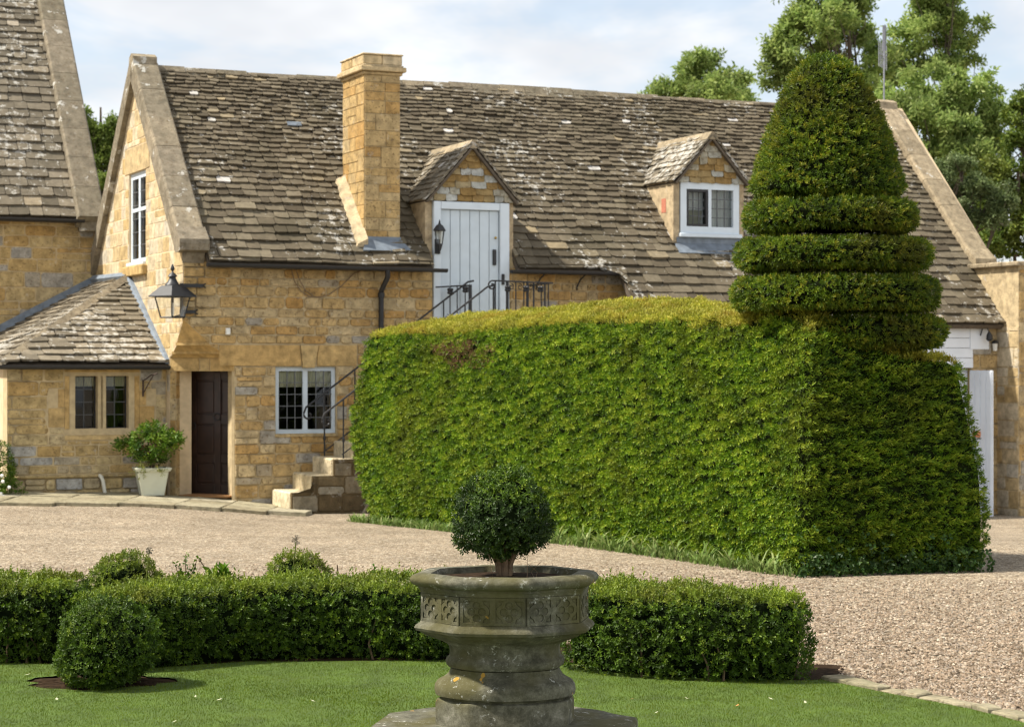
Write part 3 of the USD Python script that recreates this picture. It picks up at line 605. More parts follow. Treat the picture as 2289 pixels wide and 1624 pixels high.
# ---- leaded windows
def came_window(par, O, A, N, w, h, cols, nx, nz, framew, fmat, glass, mullions=None, depth=.07, came=.012, proud=.0, blind=None, blindmat='blind_cloth', casement=None):
    """A frame with panes of leaded glass: O bottom left corner, A along, N outward."""
    fr = MB(); P = lambda s, z, n: O + A * s + Z3 * z + N * n
    def bar(s0, s1, z0, z1, n0, n1): return hullof([P(s, z, n) for s in (s0, s1) for z in (z0, z1) for n in (n0, n1)])
    fw = framew
    for q in (bar(0, fw, 0, h, -depth, proud), bar(w - fw, w, 0, h, -depth, proud), bar(fw, w - fw, h - fw, h, -depth, proud - .002), bar(fw, w - fw, 0, fw, -depth, proud - .002)): fr.add(q)
    edges = np.linspace(fw, w - fw, cols + 1)
    ml = mullions if mullions is not None else fw * .8
    for k in range(1, cols): fr.add(bar(edges[k] - ml / 2, edges[k] + ml / 2, fw, h - fw, -depth, proud - .004))
    f_ = part(par, 'window_frame', fr.get(), fmat)
    for k in range(cols):
        s0 = edges[k] + (ml / 2 if k else 0); s1 = edges[k + 1] - (ml / 2 if k < cols - 1 else 0)
        if casement and k in casement:
            cb = MB(); c_ = .045
            for q in (bar(s0, s0 + c_, fw, h - fw, -depth, proud - .012), bar(s1 - c_, s1, fw, h - fw, -depth, proud - .012), bar(s0 + c_, s1 - c_, fw, fw + c_, -depth, proud - .013), bar(s0 + c_, s1 - c_, h - fw - c_, h - fw, -depth, proud - .013)): cb.add(q)
            part(par, 'casement', cb.get(), 'iron'); s0 += c_; s1 -= c_; lo, hi = fw + c_, h - fw - c_
        else: lo, hi = fw, h - fw
        xs, zs = np.linspace(s0, s1, nx + 1), np.linspace(lo, hi, nz + 1)
        for i in range(nx):
            for j in range(nz):
                tl = [rs.uniform(-.0012, .0012) for _ in range(2)]
                c = came / 2
                q = [P(xs[i] + c, zs[j] + c, -.045), P(xs[i + 1] - c, zs[j] + c, -.045 + tl[0]), P(xs[i + 1] - c, zs[j + 1] - c, -.045 + tl[0] + tl[1]), P(xs[i] + c, zs[j + 1] - c, -.045 + tl[1])]
                part(par, 'pane', (np.array(q), np.array([[0, 1, 2], [0, 2, 3]])), glass)
        lb = MB()
        for i in range(1, nx): lb.add(bar(xs[i] - came / 2, xs[i] + came / 2, lo, hi, -.052, -.034))
        for j in range(1, nz): lb.add(bar(s0, s1, zs[j] - came / 2, zs[j] + came / 2, -.051, -.035))
        part(par, 'glazing_bar', lb.get(), 'lead_came')
        if blind:
            part(par, 'blind', pleats(P(s0 - .02, hi - blind, -.13), A, N, s1 - s0 + .04, blind + .05), blindmat)
def pleats(O, A, N, w, h, n=14, amp=.012):
    xs = np.linspace(0, w, n + 1); v = []
    for x, k in zip(xs, range(n + 1)): v += [O + A * x + N * amp * (-1) ** k, O + A * x + N * amp * (-1) ** k + Z3 * h]
    return np.array(v), np.array([[2 * k, 2 * k + 2, 2 * k + 3, 2 * k + 1] for k in range(n)])
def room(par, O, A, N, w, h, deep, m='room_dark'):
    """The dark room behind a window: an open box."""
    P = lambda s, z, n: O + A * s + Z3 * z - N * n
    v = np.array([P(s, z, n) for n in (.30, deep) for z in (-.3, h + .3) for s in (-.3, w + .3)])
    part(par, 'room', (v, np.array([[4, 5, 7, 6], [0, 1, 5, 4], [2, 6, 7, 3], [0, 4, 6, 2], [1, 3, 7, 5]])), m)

fw_ = part(cottage, 'window', bvbox((WU0 - .02, -.035, WZ0 - .055), (WU1 + .02, .2, WZ0 - .004), .01), 'wall_stone', .6, label='white two light leaded window beside the stone steps')
came_window(fw_, np.array([WU0 + .004, .0, WZ0]), U3, -V3, WU1 - WU0 - .008, WZ1 - WZ0 - .004, 2, 3, 5, .065, 'white_paint', 'pane_glass', mullions=.085, depth=.09, proud=-.055, blind=.25)
room(fw_, np.array([WU0, 0, WZ0]), U3, -V3, WU1 - WU0, WZ1 - WZ0, 2.2)
gw_ = part(cottage, 'gable_window', bvbox((-.09, GW0 - .1, GWZ0 - .17), (.2, GW1 + .12, GWZ0 - .004), .015), 'dressed_stone', .5, label='narrow white window high in the pale gable')
came_window(gw_, np.array([0, GW1 - .004, GWZ0 + .02]), -V3, -U3, GW1 - GW0 - .008, GWZ1 - GWZ0 - .024, 2, 2, 6, .10, 'bright_white_paint', 'pane_glass', mullions=.12, depth=.09, proud=-.035)
part(gw_, 'window_sill', bvbox((-.055, GW0 + .004, GWZ0 - .002), (.1, GW1 - .004, GWZ0 + .055), .01), 'bright_white_paint')
zt = GWZ0 + (GWZ1 - GWZ0) * .58
part(gw_, 'transom', bx((.03, GW0 + .09, zt), (.085, GW1 - .09, zt + .06)), 'bright_white_paint')
room(gw_, np.array([0, GW1, GWZ0]), -V3, -U3, GW1 - GW0, GWZ1 - GWZ0, 2.0)

# ---- roof
CH_V0 = .10; CHU0, CHU1 = Uat(815, CH_V0), Uat(894, CH_V0); CH_V1 = CH_V0 + 1.02
D1U = .5 * (DU0 + DU1); D1L, D1R, D1E, D1T = DU0 - .11, DU1 + .07, Zat(447, 4.7, 0), Zat(322, 4.7, -.1)
D2V = .175; D2U0, D2U1 = Uat(1519, D2V), Uat(1652, D2V)
D2U = .5 * (D2U0 + D2U1); D2Z0, D2Z1 = Zat(530, D2U, D2V), Zat(413, D2U, D2V); D2T = Zat(303, D2U, D2V - .1)
def v_of_z(z): return EAVE_V + (z - EAVE_Z) / RS
main_ab = Polygon([(.33, 0), (CAT_U, 0), (CAT_U, b_of(CAT_V)), (ROOF_U1, b_of(CAT_V)), (ROOF_U1, SLOPE_L - .02), (.33, SLOPE_L - .02)])
hole1 = Polygon([(DU0 - .09, -.2), (DU1 + .07, -.2), (DU1 + .07, b_of(v_of_z(D1E))), (D1U, b_of(v_of_z(D1T)) - .15), (DU0 - .09, b_of(v_of_z(D1E)))])
hole2 = Polygon([(D2U0 - .02, b_of(D2V)), (D2U1 + .02, b_of(D2V)), (D2U1 + .05, b_of(v_of_z(D2Z1))), (D2U, b_of(v_of_z(D2T)) - .15), (D2U0 - .05, b_of(v_of_z(D2Z1)))])
hole3 = sbox(CHU0, b_of(CH_V0), CHU1, b_of(CH_V1))
tile_ab = main_ab.difference(hole1).difference(hole2).difference(hole3.buffer(.01))
OR = np.array([0, EAVE_V, EAVE_Z])
deck_ab = main_ab.difference(hole1).difference(hole2)
roof = part(cottage, 'roof', extr(deck_ab, OR, U3, BV, NV, -.10, -.012), 'dark_bark')
def gauge(b): return float(np.interp(b, [-1.2, 0, 1.0, 2.5, SLOPE_L], [.215, .20, .17, .125, .092]))
def twid(b): return float(np.interp(b, [-1.2, 0, 1.5, SLOPE_L], [.36, .31, .22, .155]))
def tile_tint(r, c, lich=.05):
    up = (c[2] - 2.7) / 4.0
    x = r.random()
    if x < .06 * lich * (0.3 + 1.6 * up): return r.uniform(.95, 1.0)
    if x > .988: return r.uniform(.89, .93)
    return float(np.clip(r.gauss(.42 - .12 * up, .22), 0, .88))
tl = tiles(tile_ab, OR, U3, BV, NV, gauge, twid, rs, tintfn=tile_tint, wave=.022)
def rank_tile(i):
    x, y = PX(W(*i[2])); x, y = x[0], y[0]
    hid = (x > 850 and y > 655 and x < 2100) or (1690 - (y - 200) * .1 < x < 2000) or (757 < x < 895 and y < 545) or (910 < x < 1150 and y > 320) or (1445 < x < 1660 and 300 < y < 530)
    return i[3] * (.001 if hid else 1)
lay_tiles(roof, tl, 'roof_slate', 240, rank=rank_tile)
back = np.array([0, 1, -RS]) / math.hypot(1, RS); nb_ = np.array([0, RS, 1]) / math.hypot(1, RS)
part(cottage, 'back_roof', extr(sbox(0, 0, 14.9, 4.6), np.array([0, 3.02, RIDGE_Z - .02]), U3, back, nb_, -.08, .0), 'roof_slate', .3)
x = .36
while x < ROOF_U1 - .1:
    w_ = min(rs.uniform(.38, .55), ROOF_U1 - x); dz = rs.uniform(-.008, .012) - .02 * math.sin(x * .7)
    pf = [(-.17, -.155), (-.02, .045), (.02, .045), (.17, -.155), (.15, -.20), (0, -.02), (-.15, -.20)]
    part(roof, 'ridge_tile', hullof([(x + .006 + (w_ - .012) * k, 3.0 + a, RIDGE_Z + .03 + b + dz) for k in (0, 1) for a, b in pf]), 'coping_stone', rs.random())
    x += w_
# a slate slipped, showing grey lead
su, sv = Uat(657, 1.9), 1.95
part(roof, 'lead_patch', extr(sbox(-.12, 0, .12, .09), np.array([Uat(657, 2.05), 2.05, roof_z(2.05)]), U3, BV, NV, .05, .075), 'lead')

# ---- copings on both gables
def coping(u0, u1, side, far=True, mat_='coping_stone'):
    runs = [(.0, 3.0, 1)] + ([(3.0, 6.2, -1)] if far else [])
    for va, vb, sg in runs:
        n_ = 6
        for k in range(n_):
            q0, q1 = va + (vb - va) * k / n_ + .004, va + (vb - va) * (k + 1) / n_ - .004
            zz = lambda v: roof_z(v if sg > 0 else 6 - v)
            t0 = rs.uniform(-.006, .006)
            # weathered top: slightly rounded section, thickness square to the slope
            nn = np.array([0, -RS * sg, 1]) / math.hypot(1, RS)
            def sec(v, e): return [np.array([u, v, zz(v)]) + nn * h for u, h in ((u0, -.14), (u0, .13 + t0), (u0 + .03, .165 + t0), (u1 - .03, .165 + t0), (u1, .13 + t0), (u1, -.14))]
            part(cottage, 'coping_stone', rings([sec(q0, 0), sec(q1, 0)], cap=True, cap0=True), mat_, rs.random())
    z0 = roof_z(0)
    part(cottage, 'kneeler', hullof([(u, v, z_) for u in (u0 - .012, u1 + .012) for v, z_ in ((-.20, z0 - .07), (-.22, z0 + .03), (-.20, z0 + .10), (.06, z0 + .30), (.14, z0 + .26), (.14, z0 - .05), (-.10, z0 - .10), (.05, z0 - .10))]), mat_, .5)
    part(cottage, 'kneeler_corbel', hullof([(u, v, z_) for u in (max(u0, -.02), u1 - .03) for v, z_ in ((-.10, z0 - .104), (.0, z0 - .104), (.0, z0 - .26), (-.03, z0 - .26))]), mat_, .5)
    a0 = RIDGE_Z + .0
    part(cottage, 'apex_stone', hullof([(u, 3 + dv, a0 + dz) for u in (u0 + .01, u1 - .03) for dv, dz in ((-.17, .0), (-.14, .19), (0, .25), (.14, .19), (.17, .0))]), mat_, .8)
coping(-.10, .34, -1)
coping(ROOF_U1 - .02, ROOF_U1 + .42, 1, mat_='pale_coping_stone')

# ---- gutters and downpipe
def gutter(par, p0, p1, r=.058):
    a = np.linspace(np.pi, 2 * np.pi, 9); ax = (np.array(p1) - p0); ax /= np.linalg.norm(ax); s = np.cross(ax, Z3)
    sec = lambda p: [p + s * r * math.cos(t) + Z3 * r * math.sin(t) for t in a] + [p + s * (r - .01) * math.cos(t) + Z3 * ((r - .01) * math.sin(t) + .002) for t in a[::-1]]
    return part(par, 'gutter', rings([sec(np.array(p0, float)), sec(np.array(p1, float))], cap=True, cap0=True), 'cast_iron')
gz = EAVE_Z - .015
gutter(cottage, (.28, EAVE_V - .07, gz), (Uat(998, -.3), EAVE_V - .07, gz - .015))
gutter(cottage, (Uat(1142, -.3), EAVE_V - .07, gz - .01), (Uat(1388, -.3), EAVE_V - .07, gz - .015))
du = Uat(853, -.1)
part(cottage, 'downpipe', MB().add(tube([(du + .02, EAVE_V - .07, gz - .05), (du + .02, EAVE_V - .07, gz - .16), (du, -.1, gz - .36), (du, -.085, gz - .42), (du - .01, -.085, .0)], .042, 10)).add(tube([(du, -.085, gz - .40), (du, -.085, gz - .47)], .056, 10)).get(), 'cast_iron', smooth=40)
# hooks on the wall under the right gutter
for px in (1200, 1290):
    hu = Uat(px, 0); part(cottage, 'gutter_bracket', tube([(hu + .03, EAVE_V - .02, gz - .05), (hu + .01, -.1, gz - .14), (hu - .02, -.03, gz - .26), (hu - .03, -.06, gz - .30)], .013, 6), 'iron')
# cables on the front wall
def wallpath(pxs, n=-.03): return [np.array([Uat(x, n), n, Zat(y, Uat(x, n), n)]) for x, y in pxs]
part(cottage, 'cable', tube(wallpath([(651, 600), (658, 628), (672, 650), (690, 662), (715, 664), (735, 658), (762, 640), (790, 612), (812, 603)]), .009, 5), 'cable_sheath')
part(cottage, 'cable', tube(wallpath([(661, 600), (668, 622), (682, 648), (700, 660)]), .008, 5), 'cable_sheath')
part(cottage, 'alarm_box', bvbox((Uat(503, 0), -.06, Zat(748, 1, 0)), (Uat(513, 0), .0, Zat(733, 1, 0)), .01), 'bulb_white')

# ---- chimney
ztop = Zat(166, CHU0, CH_V0)
chim_body = bx((CHU0, CH_V0, roof_z(CH_V0) - .3), (CHU1, CH_V1, ztop + .1))
chim = part(cottage, 'chimney', chim_body, 'mortar')
cwid = CHU1 - CHU0
def chim_face(O, A, N, wd, zlo):
    z = zlo; 
    while z < ztop - .02:
        h_ = rs.uniform(.14, .36); h_ = min(h_, ztop - z)
        if ztop - z - h_ < .09: h_ = ztop - z
        cuts = [0, wd]
        if wd > .5:
            c_ = rs.uniform(.3, .65) * wd; cuts = [0, c_, wd] if wd < .8 else [0, rs.uniform(.25, .4) * wd, rs.uniform(.55, .75) * wd, wd]
        for a, b in zip(cuts[:-1], cuts[1:]):
            parts_ = [(z, h_)] if (h_ < .24 or rs.random() < .55) else [(z, h_ * .5), (z + h_ * .5, h_ * .5)]
            for zz, hh in parts_:
                part(chim, 'stone', stone_solid(sbox(a + .005, zz + .005, b - .005, zz + hh - .005), O, A, Z3, N, -.02, rs.uniform(.008, .016), .008), 'wall_stone', rs.choice([rs.uniform(.05, .5), rs.uniform(.3, .65)]))
        z += h_
chim_face(np.array([CHU0, CH_V0, 0]), U3, -V3, cwid, roof_z(CH_V0) - .12)
chim_face(np.array([CHU0, CH_V1, 0]), -V3, -U3, CH_V1 - CH_V0, roof_z(CH_V0) + .12)
for k, (o, z0, z1) in enumerate(((.035, ztop, ztop + .05), (.085, ztop + .054, ztop + .13), (.05, ztop + .134, ztop + .16), (.03, ztop + .164, ztop + .31))):
    if k < 3: part(chim, 'cap_course', bvbox((CHU0 - o, CH_V0 - o, z0), (CHU1 + o, CH_V1 + o, z1), .012), 'gable_stone', .2 + .2 * k)
    else:
        for a, b in ((0, .48), (.49, 1)):
            for e, f_ in ((0, .5), (.51, 1)):
                part(chim, 'cap_stone', bvbox((CHU0 - o + (cwid + 2 * o) * a, CH_V0 - o + (1.02 + 2 * o) * e, z0), (CHU0 - o + (cwid + 2 * o) * b, CH_V0 - o + (1.02 + 2 * o) * f_, z1), .012), 'gable_stone', rs.random() * .6)
        part(chim, 'cap_top', bvbox((CHU0 - .045, CH_V0 - .045, z1 + .002), (CHU1 + .045, CH_V1 + .045, z1 + .03), .01), 'gable_stone', .5)
# mortar fillet down the left side and lead apron in front
n_ = 9; secs = []
for k in range(n_ + 1):
    v = CH_V0 - .10 + (CH_V1 - CH_V0 + .05) * k / n_; zz = roof_z(v) + .05; wob = rs.uniform(-.012, .012)
    secs.append([(CHU0 - .17 + wob, v, zz - .05), (CHU0 - .15 + wob, v - .05, zz + .05), (CHU0 + .0, v - .07, zz + .13), (CHU0 + .02, v, zz - .05)])
part(chim, 'mortar_fillet', rings(secs, cap=True, cap0=True), 'fillet_mortar', .5, smooth=50)
part(chim, 'lead_apron', MB().add(extr(Polygon([(CHU0 - .10, 0), (CHU1 + .12, 0), (CHU1 + .02, .23), (CHU0 - .01, .23)]), np.array([0, CH_V0 - .16, roof_z(CH_V0 - .16)]), U3, BV, NV, .055, .085)).add(bx((CHU0 - .004, CH_V0 - .03, roof_z(CH_V0)), (CHU1 + .004, CH_V0 + .01, roof_z(CH_V0) + .12))).get(), 'lead')

# ---- dormers
def dormer(name, label, u0, u1, vf, zb, ze, zt, over, cheek_b):
    """Front between u0 and u1 in the plane v = vf; zb foot, ze eaves, zt ridge; cheeks run back into the roof."""
    uc = .5 * (u0 + u1)
    vb = v_of_z(ze); mb = MB()
    for ua, ub in ((u0 - .12, u0 - .005), (u1 + .005, u1 + .09)):
        pr_ = [(vf, cheek_b), (vf, ze), (vb, ze)]
        if cheek_b < roof_z(vf): pr_ = [(vf, cheek_b), (vf, ze), (vb, ze), (v_of_z(cheek_b) if v_of_z(cheek_b) > vf else vf + .02, cheek_b)]
        mb.add(hullof([(u, v, z_) for u in (ua, ub) for v, z_ in pr_]))
    mb.add(hullof([(u0 - .1, vf + .012, ze - .02), (u1 + .08, vf + .012, ze - .02), (uc, vf + .012, zt - .07), (u0 - .1, vf + .2, ze - .02), (u1 + .08, vf + .2, ze - .02), (uc, vf + .2, zt - .07)]))
    dm = part(cottage, name, mb.get(), 'lime_render', label=label)
    # little roof: two slopes running back to the valley
    for sg in (-1, 1):
        ue = (u0 - .12 - over) if sg < 0 else (u1 + .09 + .06)
        run = abs(uc - ue); L_ = math.hypot(run, zt - ze + .06); ze2 = ze - .03
        Bd = np.array([-sg * run, 0, zt - ze2]); L_ = np.linalg.norm(Bd); Bd /= L_
        Ad = np.array([0, 1., 0]); Nd = np.cross(Ad, Bd) * (1 if np.cross(Ad, Bd)[2] > 0 else -1)
        O_ = np.array([ue, vf - .11, ze2])
        reg = Polygon([(0, 0), (v_of_z(ze2) - vf + .16, 0), (v_of_z(zt) - vf + .14, L_), (0, L_)])
        part(dm, 'roof_slope', extr(reg, O_, Ad, Bd, Nd, -.045, -.008), 'dark_bark')
        tt = tiles(reg.buffer(.01), O_, Ad, Bd, Nd, lambda b: .125, lambda b: .19, rs, thick=.022, lift=.03, wave=.012, tintfn=lambda r, c: tile_tint(r, c, .09))
        for m, t, c, s in tt: part(dm, 'slate', m, 'pale_roof_slate', t)
    k = 0; vv = vf - .12
    while vv < v_of_z(zt) - .05:
        part(dm, 'ridge_stone', hullof([(uc + a, vv + b_, zt + .035 + c) for b_ in (.004, .28) for a, c in ((-.12, -.10), (-.015, .035), (.015, .035), (.12, -.10), (0, -.04))]), 'pale_coping_stone', rs.random()); vv += .285
    # slates hung on the gable front
    O_ = np.array([0, vf + .0, 0]); reg = Polygon([(u0 - .11, ze - .03), (u1 + .08, ze - .03), (uc, zt - .06)])
    tt = tiles(reg, O_, U3, Z3, -V3, lambda b: .108, lambda b: .23, rs, thick=.016, lift=.028, wave=.0, tintfn=lambda r, c: (r.uniform(.6, 1) if r.random() < .45 else r.uniform(0, .5)))
    for m, t, c, s in tt: part(dm, 'hung_slate', m, 'hung_slate', t)
    return dm
d1 = dormer('door_dormer', 'gabled dormer over the pale blue upper door', DU0, DU1, 0.02, DZ0, D1E, D1T, .02, 3.3)
d2 = dormer('window_dormer', 'gabled dormer with rendered cheek and white leaded window', D2U0, D2U1, D2V, D2Z0, D2Z1 + .05, D2T, .02, D2Z0 - .15)
# the upper door
fr = MB()
for a, b in ((DU0 + .004, DU0 + .13), (DU1 - .17, DU1 - .004)): fr.add(bvbox((a, -.045, DZ0), (b, .09, D1E - .035), .008))
fr.add(bvbox((DU0 + .132, -.04, D1E - .16), (DU1 - .172, .09, D1E - .037), .008))
part(d1, 'door_frame', fr.get(), 'bright_white_paint')
pw = (DU1 - .175 - DU0 - .135) / 6
for k in range(6): part(d1, 'door_plank', bvbox((DU0 + .135 + pw * k + .003, .0, DZ0), (DU0 + .135 + pw * (k + 1) - .003, .045, D1E - .165), .007), 'white_paint')
hz = Zat(590, 5, 0); hu = DU1 - .175 - .085
part(d1, 'door_handle', MB().add(bvbox((hu - .03, -.035, Zat(592, 5, 0)), (hu + .03, -.001, Zat(557, 5, 0)), .008)).get(), 'iron')
part(d1, 'latch', bvbox((DU1 - .15, -.075, Zat(636, 5, 0)), (DU1 - .10, -.046, Zat(612, 5, 0)), .006), 'iron')
part(d1, 'door_knob', trimesh.creation.icosphere(1, .022).apply_translation((hu + .02, -.02, Zat(531, 5, 0))), 'brass')
part(d1, 'door_threshold', bx((DU0, -.02, DZ0 - .1), (DU1, .1, DZ0 - .004)), 'step_stone', .5)
# the dormer's window
came_window(d2, np.array([D2U0 + .01, D2V, D2Z0 + .06]), U3, -V3, D2U1 - D2U0 - .02, D2Z1 - D2Z0 - .03, 2, 3, 4, .115, 'bright_white_paint', 'pane_glass', mullions=.06, depth=.1, proud=.02, casement=(0,))
part(d2, 'window_sill', bvbox((D2U0 - .02, D2V - .075, D2Z0 - .012), (D2U1 + .03, D2V + .06, D2Z0 + .057), .012), 'bright_white_paint')
part(d2, 'lead_apron', MB().add(bx((D2U0 - .06, D2V - .02, D2Z0 - .2), (D2U1 + .04, D2V + .05, D2Z0 - .014))).add(extr(sbox(D2U0 - .1, -.20, D2U1 + .1, .05), np.array([0, D2V, roof_z(D2V)]), U3, BV, NV, .05, .07)).get(), 'lead')
part(d2, 'brick_vent', bx((D2U0 - .125, D2V + .26, D2Z0 + .42), (D2U0 - .115, D2V + .42, D2Z0 + .66)), 'brick_vent')
part(d2, 'curtain', pleats(np.array([D2U0, D2V + .17, D2Z0 - .1]), U3, -V3, D2U1 - D2U0, 1.3, 26, .02), 'curtain_cloth')
lu, lz = D2U0 + .36, D2Z0 + .10
part(d2, 'lampshade', rings([[(lu + r_ * math.cos(t), D2V + .155 + r_ * .15 * math.sin(t), lz + z_) for t in np.linspace(0, 2 * np.pi, 17)[:-1]] for r_, z_ in ((.10, 0), (.17, .36))], cap=False), 'lampshade_cloth', smooth=True)

# ---- the low sweep of roof over the garage
gv = -.86; gE = roof_z(CAT_V)
part(cottage, 'cheek_wall', bx((CAT_U + .05, gv, -.9), (CAT_U + .30, -.002, roof_z(gv) - .16)), 'wall_stone', .4)
gopen0, gopen1 = 9.4, Uat(2172, gv)
gfront = Polygon([(CAT_U + .3, -1.2), (15.0, -1.2), (15.0, gE - .02), (CAT_U + .3, gE - .02)]).difference(sbox(gopen0, -1.3, gopen1, 2.64))
gw = part(cottage, 'garage_wall', extr(gfront, np.array([0, gv, 0]), U3, Z3, -V3, -.3, 0.0), 'mortar')
preg = Polygon([(gopen1 + .006, -.8), (15.0, -.8), (15.0, 2.55), (gopen1 + .006, 2.55)])
lay_stones(gw, preg, np.array([0, gv, 0]), U3, Z3, -V3, rs, (0.2, 0.3), (0.25, 0.6), 'wall_stone', 40, tintfn=lambda r: stone_tint(r, .1, .3, .3))
for k in range(4):
    z0 = 1.97 + k * .175
    part(gw, 'white_board', bvbox((gopen0, gv - .02, z0 + .003), (gopen1 + .02, gv + .1, z0 + .172), .006), 'garage_paint')
part(gw, 'fascia_board', bx((gopen1 - .05, gv - .034, 2.30), (Uat(2208, gv), gv - .004, 2.76)), 'garage_paint')
dk = part(gw, 'garage_door', bx((gopen0, gv + .12, -.75), (gopen1, gv + .17, 1.96)), 'garage_paint')
u_ = gopen1 - .02
for k in range(10):
    part(dk, 'door_board', bvbox((u_ - .16, gv + .085, -.72), (u_ - .004, gv + .119, 1.9), .008), 'garage_paint'); u_ -= .16
# one leaf folded open against the pier
lf_ = part(gw, 'open_leaf', hullof([(gopen1 - .05 + a * .10 + b * .04, gv - .02 - a * .50 + b * .02, z_) for a in (0, 1) for b in (0, 1) for z_ in (-.72, 1.93)]), 'garage_paint')
for k in range(4):
    a0_, a1_ = .02 + k * .25, .22 + k * .25
    part(lf_, 'door_board', hullof([(gopen1 - .05 + a * .10 - b * .018, gv - .02 - a * .50, z_) for a in (a0_, a1_) for b in (0, 1) for z_ in (-.70, 1.91)]), 'garage_paint')
part(gw, 'door_post', bvbox((gopen1 + .11, gv - .075, -.72), (gopen1 + .17, gv - .02, 1.93), .01), 'garage_paint')
part(gw, 'door_post', bvbox((gopen1 + .20, gv - .065, -.72), (gopen1 + .27, gv - .018, 1.93), .01), 'garage_paint')
part(gw, 'door_hinge', bvbox((gopen1 + .12, gv - .085, 1.62), (gopen1 + .22, gv - .066, 1.66), .006), 'garage_paint')

# ================================================================ lean-to in the corner between the two houses
BU, BVF = Uat(16, 1.0), 1.0
BE = 2.02; BS = .545                                          # eaves height, pitch
lean = thing('lean_to', 'low stone lean-to with hipped slate roof and two light mullioned window', 'extension', (BU, BVF, 0), True)
bw = sbox(BU, -1.0, 0, 2.04)
LU0, LU1, LU2, LU3 = Uat(168, 1), Uat(219, 1), Uat(237, 1), Uat(288, 1)
LZ0, LZ1 = Zat(957, -1, 1), Zat(840, -1, 1)
bwh = bw.difference(sbox(LU0, LZ0, LU1, LZ1)).difference(sbox(LU2, LZ0, LU3, LZ1))
bf_ = part(lean, 'front_wall', extr(bwh, np.array([0, BVF, 0]), U3, Z3, -V3, -.35, 0), 'mortar')
part(lean, 'side_wall', extr(sbox(1.0, -1, 6, 2.04), np.array([BU, 0, 0]), V3, Z3, -U3, -.35, -.002), 'gable_mortar')
fr_z0, fr_z1 = LZ0 - .17, LZ1 + .13
surround = sbox(LU0 - .16, fr_z0, LU3 + .16, fr_z1)
plz = Zat(1062, -1, 1)
base_o = np.array([0, BVF, 0])
breg = bw.difference(surround.buffer(.01)).intersection(sbox(-9, plz + .03, -.006, 2.0)).difference(sbox(LU0 - .42, LZ0 + .02, LU0 - .15, LZ0 + .62)).difference(sbox(LU3 + .15, LZ0 + .02, LU3 + .42, LZ0 + .6))
br = random.Random(31)
lay_stones(bf_, breg.buffer(-.006), base_o, U3, Z3, -V3, br, (.13, .23), (.22, .6), 'bay_stone', 130, tintfn=lambda r: stone_tint(r, .12, .15, .2), proud=(.003, .012))
lay_stones(bf_, sbox(BU + .01, -.4, -.01, plz - .03), base_o, U3, Z3, -V3, br, (.13, .2), (.18, .5), 'bay_stone', 60, tintfn=lambda r: stone_tint(r, .25, .15, .1), proud=(.03, .05), name='plinth_stone')
part(bf_, 'string_course', bvbox((BU - .03, BVF - .06, plz - .025), (-.006, BVF + .02, plz + .025), .02), 'bay_stone', .6)
for a, b, c, d, t_ in ((LU0 - .41, LZ0 + .03, LU0 - .165, LZ0 + .32, .5), (LU0 - .26, LZ0 + .33, LU0 - .165, LZ0 + .61, .3), (LU3 + .165, LZ0 + .03, LU3 + .40, LZ0 + .34, .15), (LU3 + .165, LZ0 + .35, LU3 + .27, LZ0 + .59, .3)):
    part(bf_, 'quoin', stone_solid(sbox(a, b, c, d), base_o, U3, Z3, -V3, -.02, .008, .004), 'dressed_stone', t_)
lw = part(lean, 'window', hullof([(u, v, z_) for u, v, z_ in [(LU0 - .16, BVF - .012, fr_z0), (LU3 + .16, BVF - .012, fr_z0), (LU0 - .16, BVF - .012, LZ0 - .11), (LU3 + .16, BVF - .012, LZ0 - .11), (LU0 - .05, BVF + .12, LZ0 - .002), (LU3 + .05, BVF + .12, LZ0 - .002), (LU0 - .16, BVF + .14, fr_z0), (LU3 + .16, BVF + .14, fr_z0)]]), 'dressed_stone', .7, label='two light stone mullioned window with leaded panes')
def cham(u0, u1, z0, z1, side):                               # jambs and head with a wide chamfer towards the light
    if side == 'l': pts = [(u0, -.014), (u0 + .06, -.014), (u1, .11), (u1, .16), (u0, .16)]
    elif side == 'r': pts = [(u1, -.014), (u1 - .06, -.014), (u0, .11), (u0, .16), (u1, .16)]
    else: pts = [(u0, .12), (u0 + .045, .0), (u1 - .045, .0), (u1, .12), (u1, .16), (u0, .16)]
    return hullof([(u, BVF + v, z_) for u, v in pts for z_ in (z0, z1)])
part(lw, 'jamb', cham(LU0 - .16, LU0 - .002, LZ0, LZ1, 'l'), 'dressed_stone', .3); part(lw, 'jamb', cham(LU3 + .002, LU3 + .16, LZ0, LZ1, 'r'), 'dressed_stone', .15)
part(lw, 'mullion', cham(LU1 + .002, LU2 - .002, LZ0, LZ1, 'm'), 'dressed_stone', .1)
part(lw, 'window_head', hullof([(u, BVF + v, z_) for u in (LU0 - .16, LU3 + .16) for v, z_ in ((-.014, fr_z1), (-.014, LZ1 + .07), (.11, LZ1 + .002), (.16, LZ1 + .002), (.16, fr_z1))]), 'dressed_stone', .35)
for a, b in ((LU0, LU1), (LU2, LU3)):
    came_window(lw, np.array([a, BVF + .17, LZ0]), U3, -V3, b - a, LZ1 - LZ0, 1, 2, 4, .012, 'iron', 'pane_glass', depth=.05, blind=.15)
room(lw, np.array([LU0, BVF, LZ0]), U3, -V3, LU3 - LU0, LZ1 - LZ0, 2.0)
